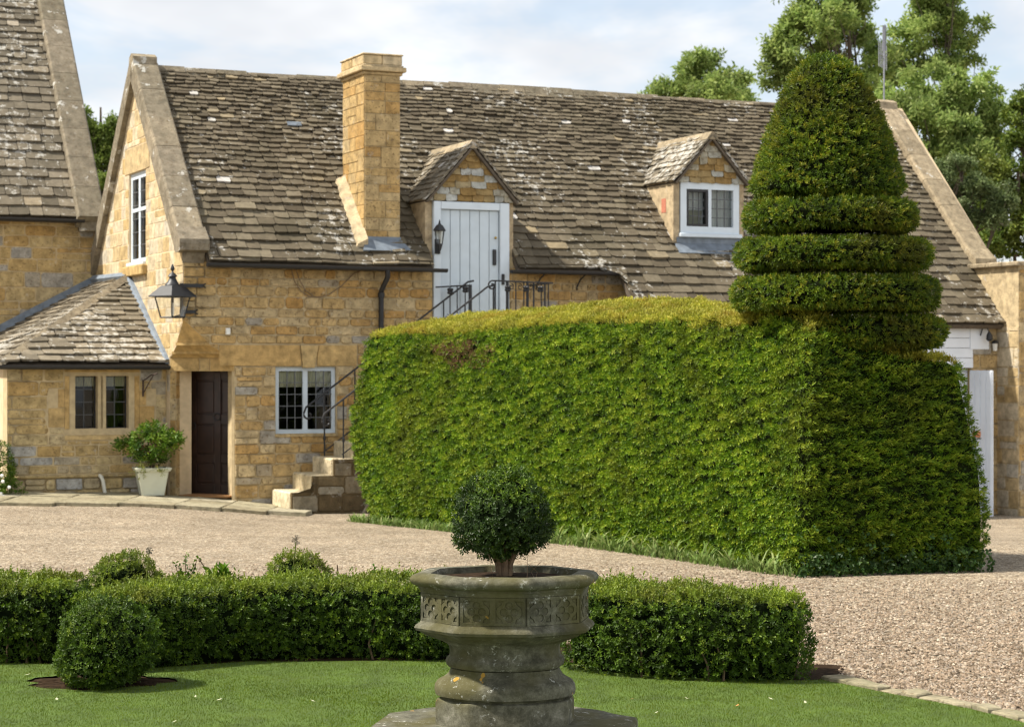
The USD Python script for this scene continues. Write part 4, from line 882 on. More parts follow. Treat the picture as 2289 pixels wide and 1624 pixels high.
# hipped roof: front slope, left slope and the short ridge against the gable
OV = .14; RU = -.01
VH = 1.0 - OV + (0 - (BU - OV)); ZR = BE + BS * VH - BS * 0 - BS * (1.0 - OV)          # where the hip meets the gable
ZR = BE + BS * (VH - (1.0 - OV))
nf = math.hypot(1, BS); BF = np.array([0, 1, BS]) / nf; NF = np.array([0, -BS, 1]) / nf
Lf = (VH - (1 - OV)) * nf
reg = Polygon([(BU - OV, 0), (RU, 0), (RU, Lf - .03)])
lr = part(lean, 'roof', MB().add((np.array([(BU - OV, 1 - OV, BE), (RU, 1 - OV, BE), (RU, VH, ZR)]), np.array([[0, 1, 2]]))).add((np.array([(BU - OV, 1 - OV, BE), (RU, VH, ZR), (RU, 6.0, ZR), (BU - OV, 6.0, BE)]), np.array([[0, 1, 2], [0, 2, 3]]))).get(), 'dark_bark')
tt = tiles(reg, np.array([0, 1 - OV, BE + .012]), U3, BF, NF, lambda b: float(np.interp(b, [0, Lf], [.21, .14])), lambda b: float(np.interp(b, [0, Lf], [.36, .24])), br, thick=.03, lift=.045, wave=.012, tintfn=lambda r, c: tile_tint(r, c, .06))
BL = np.array([1, 0, BS]) / nf; NL = np.array([-BS, 0, 1]) / nf
reg2 = Polygon([(1 - OV, 0), (5.98, 0), (5.98, Lf - .03), (VH, Lf - .03)])
t2 = tiles(reg2, np.array([BU - OV, 0, BE + .012]), V3, BL, NL, lambda b: float(np.interp(b, [0, Lf], [.21, .14])), lambda b: float(np.interp(b, [0, Lf], [.36, .24])), br, thick=.03, lift=.045, wave=.012, tintfn=lambda r, c: tile_tint(r, c, .06))
lay_tiles(lr, tt + t2, 'pale_roof_slate', 230)
hp = [np.array([BU - OV, 1 - OV, BE + .05]), np.array([RU - .05, VH - .05, ZR + .07])]
n_ = 12
for k in range(n_):
    q0, q1 = hp[0] + (hp[1] - hp[0]) * (k / n_ + .002), hp[0] + (hp[1] - hp[0]) * ((k + 1) / n_ - .001)
    s_ = np.array([.7071, -.7071, 0])
    part(lr, 'hip_tile', hullof([p + s_ * a + Z3 * b for p in (q0, q1) for a, b in ((-.10, -.035), (0, .045), (.10, -.035), (0, -.05))]), 'coping_stone', .6 + .4 * br.random())
part(lean, 'lead_flashing', tube([(-.03, 1 - OV - .02, BE + .06), (-.035, 2.0, BE + .06 + BS * 1.16), (-.035, VH, ZR + .075), (-.06, 5.9, ZR + .10)], [.05, .06, .07, .08], 6), 'lead', smooth=40)
part(lean, 'lead_flashing', MB().add(extr(Polygon([(BU - .2, BE + .02), (0, ZR + .02), (0, ZR + .20), (BU - .2, BE + .2)]), np.array([0, 5.985, 0]), U3, Z3, -V3, .0, .015)).get(), 'lead')
gutter(lean, (BU - .3, 1 - OV - .045, BE + .0), (.0, 1 - OV - .045, BE - .005), .06)
part(lean, 'gutter_outlet', tube([(.03, .86, BE - .02), (.045, .84, BE - .12), (.03, .86, BE - .2)], [.035, .045, .03], 7), 'lead', smooth=40)

# ================================================================ the taller house on the left
fh = thing('farmhouse', 'taller stone house at the left edge with steep lichened slate roof', 'house', (-5, 6, 0), True)
FU1 = Uat(212, 6.0) + .06; FE = Zat(487, -1, 5.85)
FW = 6.02
fwall = part(fh, 'front_wall', extr(sbox(-7.5, -1, FU1, FE + .1), np.array([0, FW, 0]), U3, Z3, -V3, -.4, 0), 'mortar')
freg = sbox(-4.2, 2.4, FU1 - .01, FE - .02)
lay_stones(fwall, freg, np.array([0, FW, 0]), U3, Z3, -V3, br, (.17, .3), (.3, .7), 'bay_stone', 90, tintfn=lambda r: stone_tint(r, .12, .15, .2), proud=(.004, .014))
FS = 1.22; nff = math.hypot(1, FS); FB = np.array([0, 1, FS]) / nff; FN = np.array([0, -FS, 1]) / nff
FL = 6.6
FO = np.array([0, FW - .2, FE])
fr_ = part(fh, 'roof', extr(sbox(-7.5, 0, FU1 - .1, FL), FO, U3, FB, FN, -.12, -.012), 'dark_bark')
ftl = tiles(sbox(-4.6, 0, FU1 - .42, FL), FO, U3, FB, FN, lambda b: float(np.interp(b, [0, FL], [.24, .15])), lambda b: float(np.interp(b, [0, FL], [.36, .26])), br, thick=.028, lift=.042, wave=.02, tintfn=lambda r, c: tile_tint(r, c, .11))
lay_tiles(fr_, ftl, 'pale_roof_slate', 230, rank=lambda i: i[3] * (1 if PX(W(*i[2]))[0][0] > -20 else .01))
gpoly = Polygon([(FW, -1), (FW + 4.3, -1), (FW + 4.3, FE + 4.15 * FS), (FW, FE - .02)])
part(fh, 'gable_wall', extr(gpoly, np.array([FU1, 0, 0]), V3, Z3, U3, -.3, 0), 'gable_mortar')
for k in range(9):
    b0_, b1_ = -.1 + FL / 9 * k + .004, -.1 + FL / 9 * (k + 1) - .004
    def sec(b): return [FO + np.array([u, 0, 0]) + FB * b + FN * h for u, h in ((FU1 - .44, -.12), (FU1 - .44, .15), (FU1 - .41, .18), (FU1 + .03, .18), (FU1 + .06, .15), (FU1 + .06, -.12))]
    part(fh, 'coping_stone', rings([sec(b0_), sec(b1_)], cap=True, cap0=True), 'coping_stone', br.random())
part(fh, 'kneeler', bvbox((FU1 - .36, FW - .28, FE - .22), (FU1 + .05, FW + .1, FE - .03), .02), 'coping_stone', .3)
gutter(fh, (-5, FW - .27, FE - .01), (FU1 - .30, FW - .27, FE - .015), .06)

# ================================================================ wall running out at the right end
WLU = Uat(2228, gv); WLV = Vat(2277, WLU); WT = Zat(598, WLU, -.9)
ww = thing('garden_wall', 'tall coped stone wall running forward beside the garage at the right edge', 'wall', (WLU, WLV, -.6), True)
wb = part(ww, 'wall_core', bx((WLU, WLV, -1.3), (WLU + 3.5, .1, WT)), 'stained_render', .4)
wr_ = random.Random(8)
lay_stones(wb, sbox(0, -1.0, 0 - WLV - .01, .95), np.array([WLU, 0, 0]), -V3, Z3, -U3, wr_, (.2, .34), (.3, .7), 'bay_stone', 40, proud=(.006, .02)) if False else None
lay_stones(wb, sbox(.01, -1.0, -WLV + gv - .01, 2.7), np.array([WLU, gv, 0]), -V3, Z3, -U3, wr_, (.2, .34), (.3, .7), 'gable_stone', 60, tintfn=lambda r: stone_tint(r, .1, .3, .2), proud=(.004, .016))
lay_stones(wb, sbox(WLU + .01, -1.0, WLU + 1.6, WT - .05), np.array([0, WLV, 0]), U3, Z3, -V3, wr_, (.2, .34), (.3, .7), 'wall_stone', 30, proud=(.006, .02))
x = WLV - .08; k = 0
while x < .25:
    w_ = wr_.uniform(.4, .6); part(ww, 'coping_stone', bvbox((WLU - .09, x, WT + .002), (WLU + .45, x + w_ - .01, WT + .085 + wr_.uniform(0, .012)), .02), 'pale_coping_stone', wr_.random()); x += w_
part(ww, 'coping_stone', bvbox((WLU + .455, WLV - .08, WT + .002), (WLU + 3.5, WLV + .5, WT + .09), .02), 'pale_coping_stone', .4)

# ================================================================ stone steps up to the door
SV0, SV1 = -1.12, -.14
SU0 = Uat(650, SV0); TR_, RI = .333, .243; SZ = .125
stair = thing('stone_steps', 'steep flight of worn stone steps climbing the front to the upper door', 'steps', (SU0, SV0, -.25), True)
NS = 10
LDU = SU0 + TR_ * NS; LDZ = SZ + RI * (NS - 1)
side = Polygon([(SU0 + .016, -.9), (SU0 + .016, SZ - .014)] + sum([[(SU0 + TR_ * k + .016, SZ + RI * k - .014), (SU0 + TR_ * (k + 1) + .016, SZ + RI * k - .014)] for k in range(NS)], [])[1:] + [(6.35, LDZ - .014), (6.35, -.9)])
sw = part(stair, 'side_wall', extr(side.buffer(0), np.array([0, SV0, 0]), U3, Z3, -V3, -.085, 0), 'mossy_stone', .3)
part(stair, 'fill', bx((SU0 + TR_, SV0 + .09, -.9), (6.3, SV1 - .01, SZ - .05)), 'mossy_stone', .3)
sr = random.Random(77)
lay_stones(sw, side.buffer(-.012).intersection(sbox(SU0, -.45, SU0 + 2.3, 2)), np.array([0, SV0, 0]), U3, Z3, -V3, sr, (.18, .28), (.25, .6), 'mossy_stone', 50, tintfn=lambda r: r.random() ** 1.6, proud=(.004, .014))
for k in range(NS):
    u = SU0 + TR_ * k; zt_ = SZ + RI * k; zb_ = zt_ - RI - (.45 if k == 0 else .03)
    part(stair, 'step', bvbox((u + sr.uniform(-.010, .010), SV0 + .06, zb_), (u + TR_ + (.30 if k < NS - 1 else 1.2), SV1, zt_ + sr.uniform(-.008, .006)), .022), 'step_stone', sr.random())
part(stair, 'landing_slab', bvbox((LDU + .9, SV0 - .02, LDZ - .09), (6.36, SV1 - .005, LDZ - .004), .015), 'step_stone', .4)

def rail(name, label):
    return thing(name, label, 'railing', (SU0, SV0, 0), True)
def spiral(c, r, turns, axu, sgn=1, n=22, start=0):
    a = np.linspace(0, turns * 2 * np.pi, n)
    return [c + axu * (r * (1 - .72 * t / a[-1]) * math.sin(start + sgn * t)) + Z3 * (r * (1 - .72 * t / a[-1]) * math.cos(start + sgn * t)) for t in a]
def picket(par, u, v, z0, z1, r=.010, knop=True):
    part(par, 'baluster', tube([(u, v, z0), (u, v, z1)], r, 6), 'iron')
    if knop:
        for zk in (z0 + .28, ): part(par, 'knop', tube([(u, v, zk - .05), (u, v, zk - .02), (u, v, zk + .02), (u, v, zk + .05)], [.008, .022, .022, .008], 6), 'iron')
def rosette(par, u, v, z):
    m = MB()
    for a in range(4): m.add(trimesh.creation.icosphere(1, .030).apply_translation((u + .032 * math.cos(a * math.pi / 2 + .78), v, z + .032 * math.sin(a * math.pi / 2 + .78))))
    part(par, 'rosette', m.get(), 'iron')
slope = RI / TR_
def stairrail(par, v, k0, u_end, rise):
    up = SU0 + TR_ * (k0 + .55); z0 = SZ + RI * k0
    zt = z0 + rise
    hz = lambda u: zt + (u - up) * slope
    a = np.array([up - .36, v, hz(up - .36)])
    pts = spiral(a + np.array([.10, 0, -.075]), .085, .8, U3, -1, 16, -.9)[::-1] + [np.array([u, v, hz(u)]) for u in np.linspace(up - .30, u_end, 14)] + [np.array([u_end + .10, v, hz(u_end) + .02])]
    part(par, 'handrail', tube(pts, .016, 7), 'iron', smooth=40)
    u = up; k = 0
    while u < u_end:
        zfoot = SZ + RI * math.floor((u - SU0) / TR_ + .01)
        picket(par, u, v, zfoot, hz(u), .012)
        for sg, dz in (((1, .5), (-1, .2)) if k > 1 else ()):
            c = np.array([u + .06 * sg, v, (zfoot + hz(u)) / 2 + dz - .28]); part(par, 'scroll', tube(spiral(c, .055, 1.2, U3, sg, 14), .007, 5), 'iron')
        u += TR_ * 1.5; k += 1
    part(par, 'bottom_rail', tube([(up - .02, v, z0 + .06), (u_end, v, z0 + .06 + (u_end - up) * slope)], .010, 6), 'iron')
near = rail('iron_stair_railing', 'black scrolled iron railing on the outer side of the stone steps')
stairrail(near, SV0 + .05, 2, Uat(1090, SV0 + .05), .90)
picket(near, Uat(1103, SV0 + .05), SV0 + .05, LDZ - .3, Zat(643, 4.6, SV0), .014, False)
farr = rail('iron_stair_railing', 'black iron railing on the wall side of the stone steps with a thick end post')
stairrail(farr, SV1 - .04, 2, Uat(1046, SV1 - .04), .98)
pu = Uat(1051, SV1 - .04); part(farr, 'post', bx((pu - .022, SV1 - .062, LDZ - .3), (pu + .022, SV1 - .018, Zat(636, 4.6, SV1))), 'iron')
zr = Zat(640, 4.5, SV1)
part(farr, 'top_rail', tube([(Uat(974, SV1 - .04), SV1 - .04, zr - .02), (pu, SV1 - .04, zr + .02)], .014, 6), 'iron')
for px in (1006, 1022, 1040): picket(farr, Uat(px, SV1 - .04), SV1 - .04, LDZ - .3, zr, .009)
rosette(farr, Uat(1006, SV1 - .04), SV1 - .05, zr - .08); rosette(farr, Uat(1040, SV1 - .04), SV1 - .05, zr - .05)
land = rail('iron_landing_railing', 'black iron railing round the landing right of the pale door')
lv_ = SV0 + .05; zl = Zat(628, 5, lv_); ua, ub = Uat(1112, lv_), Uat(1236, lv_)
part(land, 'top_rail', tube([(ub, lv_, zl - .02), (ua, lv_, zl)] + spiral(np.array([ua - .09, lv_, zl - .075]), .075, 1.1, U3, -1, 16), .014, 6), 'iron', smooth=40)
for px, r in ((1107, .012), (1134, .024), (1153, .010), (1171, .010), (1179, .022), (1193, .014), (1210, .010), (1218, .015), (1226, .010)):
    picket(land, Uat(px, lv_), lv_, LDZ - .05, zl - .005, r)
for px in (1134, 1175, 1207): rosette(land, Uat(px, lv_), lv_ - .02, zl - .12)
for px in (1143, 1162, 1185): part(land, 'scroll', tube(spiral(np.array([Uat(px, lv_), lv_, zl - .09]), .05, 1.2, U3, 1, 14), .008, 5), 'iron')
part(land, 'end_rail', tube([(ub - .02, lv_, zl - .02), (ub - .02, SV1, zl - .03)], .014, 6), 'iron')
# old roots against the side of the steps
rt = thing('dead_stem', 'bare grey dead stems leaning on the mossy side of the steps', 'stem', (Uat(815, SV0), SV0 - .1, -.25), True)
for pts in ([(806, 1156), (815, 1135), (824, 1120), (822, 1100), (818, 1088)], [(829, 1156), (833, 1140), (831, 1124), (822, 1112)], [(812, 1152), (820, 1132), (830, 1128)]):
    part(rt, 'branch', tube([(Uat(x, SV0 - .06), SV0 - .06 - .03 * k, Zat(y, 2.5, SV0 - .06)) for k, (x, y) in enumerate(pts)], [.018, .016, .014, .011, .008][:len(pts)], 6), 'grey_bark', smooth=50)

# ================================================================ pavement of flagstones before the house
pav = thing('pavement', 'strip of worn stone flags along the foot of the house', 'pavement', (0, 0, 0), kind='structure')
ps = random.Random(3)
edge = [(-1050, 29.0), (-9.2, 29.1), (-7.3, 29.25), (-5.6, 29.6), (-4.3, 29.75), (-3.55, 29.9), (-3.0, 30.2)]
xs_ = np.arange(-10.2, -2.95, .05)
def pav_edge(x): return np.interp(x, [p[0] for p in edge], [p[1] for p in edge]) + .012 * math.sin(x * 9)
def wall_line(x):                                              # depth of the house front behind the pavement
    t = (x - W(BU, 1)[0]) / E1[0] + BU
    return (W(t, 1.0)[1] if x < W(-.02, 1)[0] else (W((x - A0[0]) / E1[0], 0)[1])) + .25
x = -10.2
while x < -3.1:
    w_ = ps.choice([ps.uniform(.35, .6), ps.uniform(.6, 1.15)]); w_ = min(w_, -3.0 - x)
    y0_, y1_ = pav_edge(x + w_ / 2), max(wall_line(x + w_ / 2), pav_edge(x) + .6)
    yy = [y0_]
    while yy[-1] < y1_: yy.append(yy[-1] + ps.uniform(.42, .75))
    for a, b in zip(yy[:-1], yy[1:]):
        g = .008; z0 = lambda X, Y: float(ground_z(X, Y)) + .05 + dz
        dz = ps.uniform(-.006, .006)
        j = lambda: ps.uniform(-.03, .03)
        c = [(x + g + j() * .3, a + g + (j() if a == y0_ else 0)), (x + w_ - g, a + g + (j() if a == y0_ else 0)), (x + w_ - g, b - g), (x + g, b - g)]
        top = np.array([(X, Y, z0(X, Y)) for X, Y in c]); cen = top.mean(0); inn = cen + (top - cen) * .97 + np.array([0, 0, .006])
        part(pav, 'flagstone', rings([top - np.array([0, 0, .2]), top, inn]), 'flag_stone', ps.random())
    x += w_

# ================================================================ lantern on the corner
ln = thing('wall_lantern', 'large black four sided lantern on an iron bracket at the corner above the dark door', 'lantern', (0, -.02, 2.5), True)
lu_, lv2 = -.20, -.12
zz = lambda y: EYE + (CY - y) * 31.1 / FPX
rot = math.radians(28)
def sq(r, z): return [(lu_ + r * math.cos(rot + k * math.pi / 2 + math.pi / 4) * 1.414, lv2 + r * math.sin(rot + k * math.pi / 2 + math.pi / 4) * 1.414, z) for k in range(4)]
rt_, rb_ = .185, .125; zt1, zb1 = zz(663), zz(709)
for k in range(4):
    a, b = np.array(sq(rt_, zt1)[k]), np.array(sq(rb_, zb1)[k]); a2, b2 = np.array(sq(rt_, zt1)[(k + 1) % 4]), np.array(sq(rb_, zb1)[(k + 1) % 4])
    part(ln, 'corner_bar', tube([b, a], .011, 5), 'lantern_metal')
    part(ln, 'bottom_bar', tube([b, b2], .012, 5), 'lantern_metal'); part(ln, 'top_bar', tube([a, a2], .012, 5), 'lantern_metal')
    part(ln, 'pane', (np.array([b, b2, a2, a]), np.array([[0, 1, 2], [0, 2, 3]])), 'lantern_glass')
part(ln, 'hood', rings([sq(rt_ - .01, zt1 - .006), sq(.255, zt1 - .004), sq(.255, zt1 + .012), sq(.125, zz(639)), sq(.115, zz(638))], cap=True), 'lantern_metal')
ax = np.array([lu_, lv2, 0])
part(ln, 'chimney_cap', rings([[ax + np.array([r * math.cos(t), r * math.sin(t), z_]) for t in np.linspace(0, 2 * np.pi, 13)[:-1]] for r, z_ in ((.115, zz(639)), (.12, zz(637)), (.085, zz(631)), (.055, zz(623)), (.05, zz(619)), (.075, zz(617.5)), (.05, zz(612)), (.02, zz(609)), (.012, zz(606)), (.032, zz(602)), (.03, zz(598)), (.008, zz(590)))], cap=True), 'lantern_metal', smooth=40)
part(ln, 'bulb', tube([ax + Z3 * zz(705), ax + Z3 * zz(690), ax + Z3 * zz(672)], [.02, .028, .012], 8), 'bulb_white', smooth=40)
part(ln, 'lamp_holder', tube([ax + Z3 * zz(676), ax + Z3 * zz(660)], .02, 8), 'lantern_metal')
part(ln, 'bracket_post', tube([(-.045, -.06, zz(709)), (-.045, -.06, zz(632))], .026, 6), 'iron')
for z_, ue in ((zz(637), Uat(452, -.03)), (zz(696), Uat(434, -.03))):
    m = MB().add(bx((-.07, -.075, z_ - .028), (ue, -.034, z_ + .028)))
    m.add(tube([(ue - .01, -.055, z_), (ue + .05, -.055, z_ + .035)], .012, 5)).add(tube([(ue - .01, -.055, z_), (ue + .05, -.055, z_ - .035)], .012, 5))
    part(ln, 'bracket_strap', m.get(), 'iron')
part(ln, 'bracket_arm', tube([(-.045, -.06, zz(640)), (-.12, -.075, zz(645)), (-.17, -.085, zz(660))], .014, 6), 'iron')
part(ln, 'bracket_arm', tube([(-.045, -.06, zz(703)), (-.16, -.08, zz(707))], .013, 6), 'iron')

# small lamp left of the pale door
def carriage_lamp(base, label, s=1.0):
    t = thing('door_lamp', label, 'lamp', base, True)
    u, v, z = base
    R = lambda prof: rings([[(u + r * s * math.cos(a), v - .10 * s + r * s * math.sin(a), z + h * s) for a in np.linspace(0, 2 * np.pi, 7)[:-1]] for r, h in prof], cap=True, cap0=True)
    part(t, 'hood', R([(.105, .0), (.11, .015), (.06, .09), (.025, .11), (.012, .16), (.003, .19)]), 'lantern_metal')
    part(t, 'glass', rings([[(u + r * s * math.cos(a), v - .10 * s + r * s * math.sin(a), z + h * s) for a in np.linspace(0, 2 * np.pi, 7)[:-1]] for r, h in ((.05, -.20), (.08, .0))], cap=False), 'lantern_glass')
    for k in range(6):
        a = k * np.pi / 3; part(t, 'glazing_bar', tube([(u + .05 * s * math.cos(a), v - .1 * s + .05 * s * math.sin(a), z - .2 * s), (u + .081 * s * math.cos(a), v - .1 * s + .081 * s * math.sin(a), z)], .006 * s, 4), 'lantern_metal')
    part(t, 'cup', R([(.055, -.20), (.05, -.23), (.03, -.29), (.012, -.33)]), 'lantern_metal')
    part(t, 'wall_plate', bvbox((u - .05 * s, v - .02, z - .36 * s), (u + .05 * s, v - .002, z - .12 * s), .008), 'lantern_metal')
    part(t, 'bracket_arm', tube([(u, v - .02, z - .3 * s), (u, v - .07 * s, z - .34 * s), (u, v - .1 * s, z - .31 * s)], .012, 6), 'lantern_metal')
carriage_lamp((DU0 + .06, -.05, Zat(518, 4.2, 0)), 'small black carriage lamp on the left frame of the pale upper door')
gl = thing('garage_lamp', 'small black swan neck lamp on the white boards over the garage', 'lamp', (Uat(2198, gv), gv - .05, 2.5), True)
gx_, gz_ = Uat(2195, gv), Zat(752, 14, gv)
part(gl, 'bracket_arm', tube([(gx_ - .06, gv - .04, gz_ + .02), (gx_ - .07, gv - .1, gz_ + .13), (gx_ - .02, gv - .16, gz_ + .17), (gx_ + .03, gv - .17, gz_ + .08)], .012, 6), 'iron', smooth=50)
part(gl, 'lamp_body', tube([(gx_ + .03, gv - .17, gz_ + .08), (gx_ + .03, gv - .17, gz_ + .03), (gx_ + .035, gv - .17, gz_ - .05), (gx_ + .035, gv - .17, gz_ - .08)], [.02, .05, .06, .03], 8), 'iron', smooth=40)
gl2 = thing('bulkhead_lamp', 'little white capped lamp on the stone pier beside the garage', 'lamp', (Uat(2219, gv), gv, 2.2), True)
gx2, gz2 = Uat(2218, gv), Zat(775, 14, gv)
part(gl2, 'lamp_body', tube([(gx2, gv - .08, gz2 - .07), (gx2, gv - .08, gz2 + .06)], [.035, .05], 8), 'bulb_white'); part(gl2, 'lamp_cap', tube([(gx2, gv - .08, gz2 + .062), (gx2, gv - .08, gz2 + .1), (gx2, gv - .08, gz2 + .12)], [.065, .05, .02], 8), 'iron')
part(gl2, 'bracket_arm', tube([(gx2, gv - .07, gz2 + .08), (gx2, gv, gz2 + .08)], .015, 5), 'iron')
# terracotta pot end peeping past the hedge
tp = single('terracotta_pot', tube([W(gopen1 - .12, gv - .22, Zat(968, 14, gv)) + np.array([0, 0, 0]), W(gopen1 + .10, gv - .22, Zat(957, 14, gv) - .1)], [.05, .085], 10), 'terracotta', 'terracotta cup fixed to the white garage door at the hedge edge', 'cup', smooth=40)

# iron bracket on the lean-to
ib = thing('hanging_bracket', 'small rusty hanging basket bracket right of the mullioned window', 'bracket', (Uat(320, 1), 1.0, 1.8), True)
bu_, bz0, bz1 = Uat(319, 1.0), Zat(885, 0, 1), Zat(848, 0, 1)
part(ib, 'back_plate', bx((bu_ - .012, .965, bz0), (bu_ + .012, .992, bz1)), 'rust_iron')
part(ib, 'bracket_arm', tube([(bu_, .975, bz1 - .02), (bu_ + .08, .78, bz1 + .07), (bu_ + .14, .62, bz1 + .10)], .011, 5), 'rust_iron'); part(ib, 'brace', tube([(bu_, .975, bz0 + .04), (bu_ + .06, .83, bz1 - .04), (bu_ + .10, .72, bz1 + .07)], .009, 5), 'rust_iron')

# planter with its shrub, door mat, pipe end
pcu, pcv = Uat(338, .45), .42; pz = float(ground_z(*W(pcu, pcv)[:2])) + .054
prot = math.radians(-6)
pl = thing('planter', 'square pale green tapered planter beside the dark door', 'planter', (pcu, pcv, pz), True)
def psq(r, z, c=.85): 
    o = []
    for k in range(4):
        for e in (-.16, .16):
            a = prot + k * math.pi / 2 + math.pi / 4
            q = np.array([math.cos(a), math.sin(a)]) * r * 1.414; t = np.array([-math.sin(a), math.cos(a)]) * e * r * .25
            o.append((pcu + q[0] + t[0], pcv + q[1] + t[1], pz + z))
    return o
PH = .42
part(pl, 'pot_body', rings([psq(.165, 0), psq(.168, .012), psq(.225, PH - .05)], cap=True, cap0=True), 'planter_paint')
part(pl, 'rim', rings([psq(.222, PH - .055), psq(.245, PH - .05), psq(.262, PH - .012), psq(.262, PH), psq(.215, PH), psq(.21, PH - .04)], cap=True), 'planter_paint')
part(pl, 'soil', rings([psq(.21, PH - .038), psq(.1, PH - .02)]), 'soil')
mu = DO + D * .52 - Nin * .30
single('door_mat', (lambda m: (m[0] @ np.stack([E1, E2, Z3]) + A0, m[1]))(hullof([mu + D * a - Nin * b + Z3 * (h + float(ground_z(*W(*mu)[:2]))) for a in (-.42, .42) for b in (-.22, .27) for h in (.06, .085)])), 'coir', 'brown coir mat at the foot of the dark door', 'door mat')
ppz = float(ground_z(*W(Uat(230, .9), .9)[:2])) + .054
single('pipe_end', tube([W(Uat(224, .93), .96, ppz + .26), W(Uat(225, .93), .90, ppz + .25), W(Uat(229, .9), .86, ppz + .18), W(Uat(233, .9), .84, ppz - .01)], .030, 8), 'pipe_plastic', 'short cream waste pipe bent down to the flags below the window', 'pipe', smooth=50)

# aerial on the far gable
ae = thing('aerial', 'thin grey television aerial above the far right gable', 'aerial', W(ROOF_U1 + .2, 3.0, RIDGE_Z))
ap = W(ROOF_U1 + .22, 3.05, RIDGE_Z + .2); at_ = lambda y: EYE + (CY - y) * ap[1] / FPX
part(ae, 'mast', tube([ap, ap * [1, 1, 0] + [0, 0, at_(66)]], .016, 6), 'aerial_metal')
part(ae, 'boom', tube([ap * [1, 1, 0] + [-.12, -.1, at_(122)], ap * [1, 1, 0] + [.14, .5, at_(118)]], .014, 5), 'aerial_metal')
for k in range(6):
    c = ap * [1, 1, 0] + np.array([-.12 + .052 * k, -.1 + .12 * k, at_(122)]); part(ae, 'element', tube([c + [0, 0, -.24], c + [0, 0, .24]], .008, 4), 'aerial_metal')
c = ap * [1, 1, 0] + [.0, 0, at_(80)]; part(ae, 'reflector', hullof([c + [a, b, z_] for a in (-.03, .04) for b in (-.01, .01) for z_ in (-.3, .2)]), 'aerial_metal')
#SECTION_PLANTS

# ================================================================ foliage
def unit(a): return a / (np.linalg.norm(a, axis=-1, keepdims=True) + 1e-12)
def sprigs(P, Nrm, rng, n_leaf, L, W_, axis_len, out=1.0, tang=(0, 0, 0), rand=.5, fold=.25, spread=.8, tint_mu=.5, tint_sd=.22, tip=True, twig_tint=None):
    """Short shoots at P: pairs of leaves along an axis that leans outward. Returns ((verts, quads), tint)."""
    n = len(P)
    ax = unit(Nrm * out + np.asarray(tang) + rng.normal(0, rand, (n, 3)))
    ref = unit(rng.normal(0, 1, (n, 3))); s1 = unit(np.cross(ax, ref)); s2 = np.cross(ax, s1)
    al = axis_len * rng.uniform(.7, 1.3, (n, 1, 1)); k = np.arange(n_leaf)
    ph = k * 2.4 + rng.uniform(0, 6.28, (n, 1)); fr_ = (k + .5) / n_leaf
    d = s1[:, None] * np.cos(ph)[..., None] + s2[:, None] * np.sin(ph)[..., None]
    ld = unit(ax[:, None] * (1 - spread * (1 - fr_ ** 3))[None, :, None] + d * spread + rng.normal(0, .15, (n, n_leaf, 3)))
    b = P[:, None] + ax[:, None] * al * fr_[None, :, None]
    up = unit(ax[:, None] - ld * (ax[:, None] * ld).sum(-1, keepdims=True) + d * .01)
    sd = np.cross(ld, up)
    l = L * rng.uniform(.7, 1.25, (n, n_leaf, 1)); w = W_ * rng.uniform(.75, 1.25, (n, n_leaf, 1))
    v = np.stack([b, b + ld * l * .5 + sd * w * .5 + up * w * fold, b + ld * l, b + ld * l * .5 - sd * w * .5 + up * w * fold], 2).reshape(-1, 3)
    q = np.arange(len(v)).reshape(-1, 4)
    t = np.clip(rng.normal(tint_mu, tint_sd, (n, 1)) + rng.normal(0, .1, (n, n_leaf)), 0, 1)
    return (v, np.vstack([q[:, [0, 1, 2]], q[:, [0, 2, 3]]])), np.repeat(t.ravel(), 4)

def fnormals(V, F): return unit(np.cross(V[F[:, 1]] - V[F[:, 0]], V[F[:, 2]] - V[F[:, 0]]))
def scatter(V, F, dens, rng, back=.35, keep=None):
    """Even random points on a mesh, fewer where it faces away from the yard's camera side."""
    T = trimesh.Trimesh(V, F, process=False)
    n = int(T.area * dens)
    p, fi = trimesh.sample.sample_surface(T, n, seed=int(rng.integers(1 << 30)))[:2]
    p = np.asarray(p); nn = fnormals(V, F)[fi]
    w = unit(np.array([0, 0, EYE]) - p)
    f = (nn * w).sum(1); ok = rng.random(n) < np.clip((f + .62) / .3, back, 1)
    if keep is not None: ok &= keep(p)
    return p[ok], nn[ok]
def displaced(V, F, amp, freq, seed):
    n = np.zeros_like(V); fn = fnormals(V, F)
    for k in range(3): np.add.at(n, F[:, k], fn)
    n = unit(n)
    return V + n * (amp * 2 * (meshkit.fbm(V * freq, 3, seed) - .5))[:, None]
def tri(q):
    q = np.asarray(q); return np.vstack([q[:, [0, 1, 2]], q[:, [0, 2, 3]]]) if q.shape[1] == 4 else q

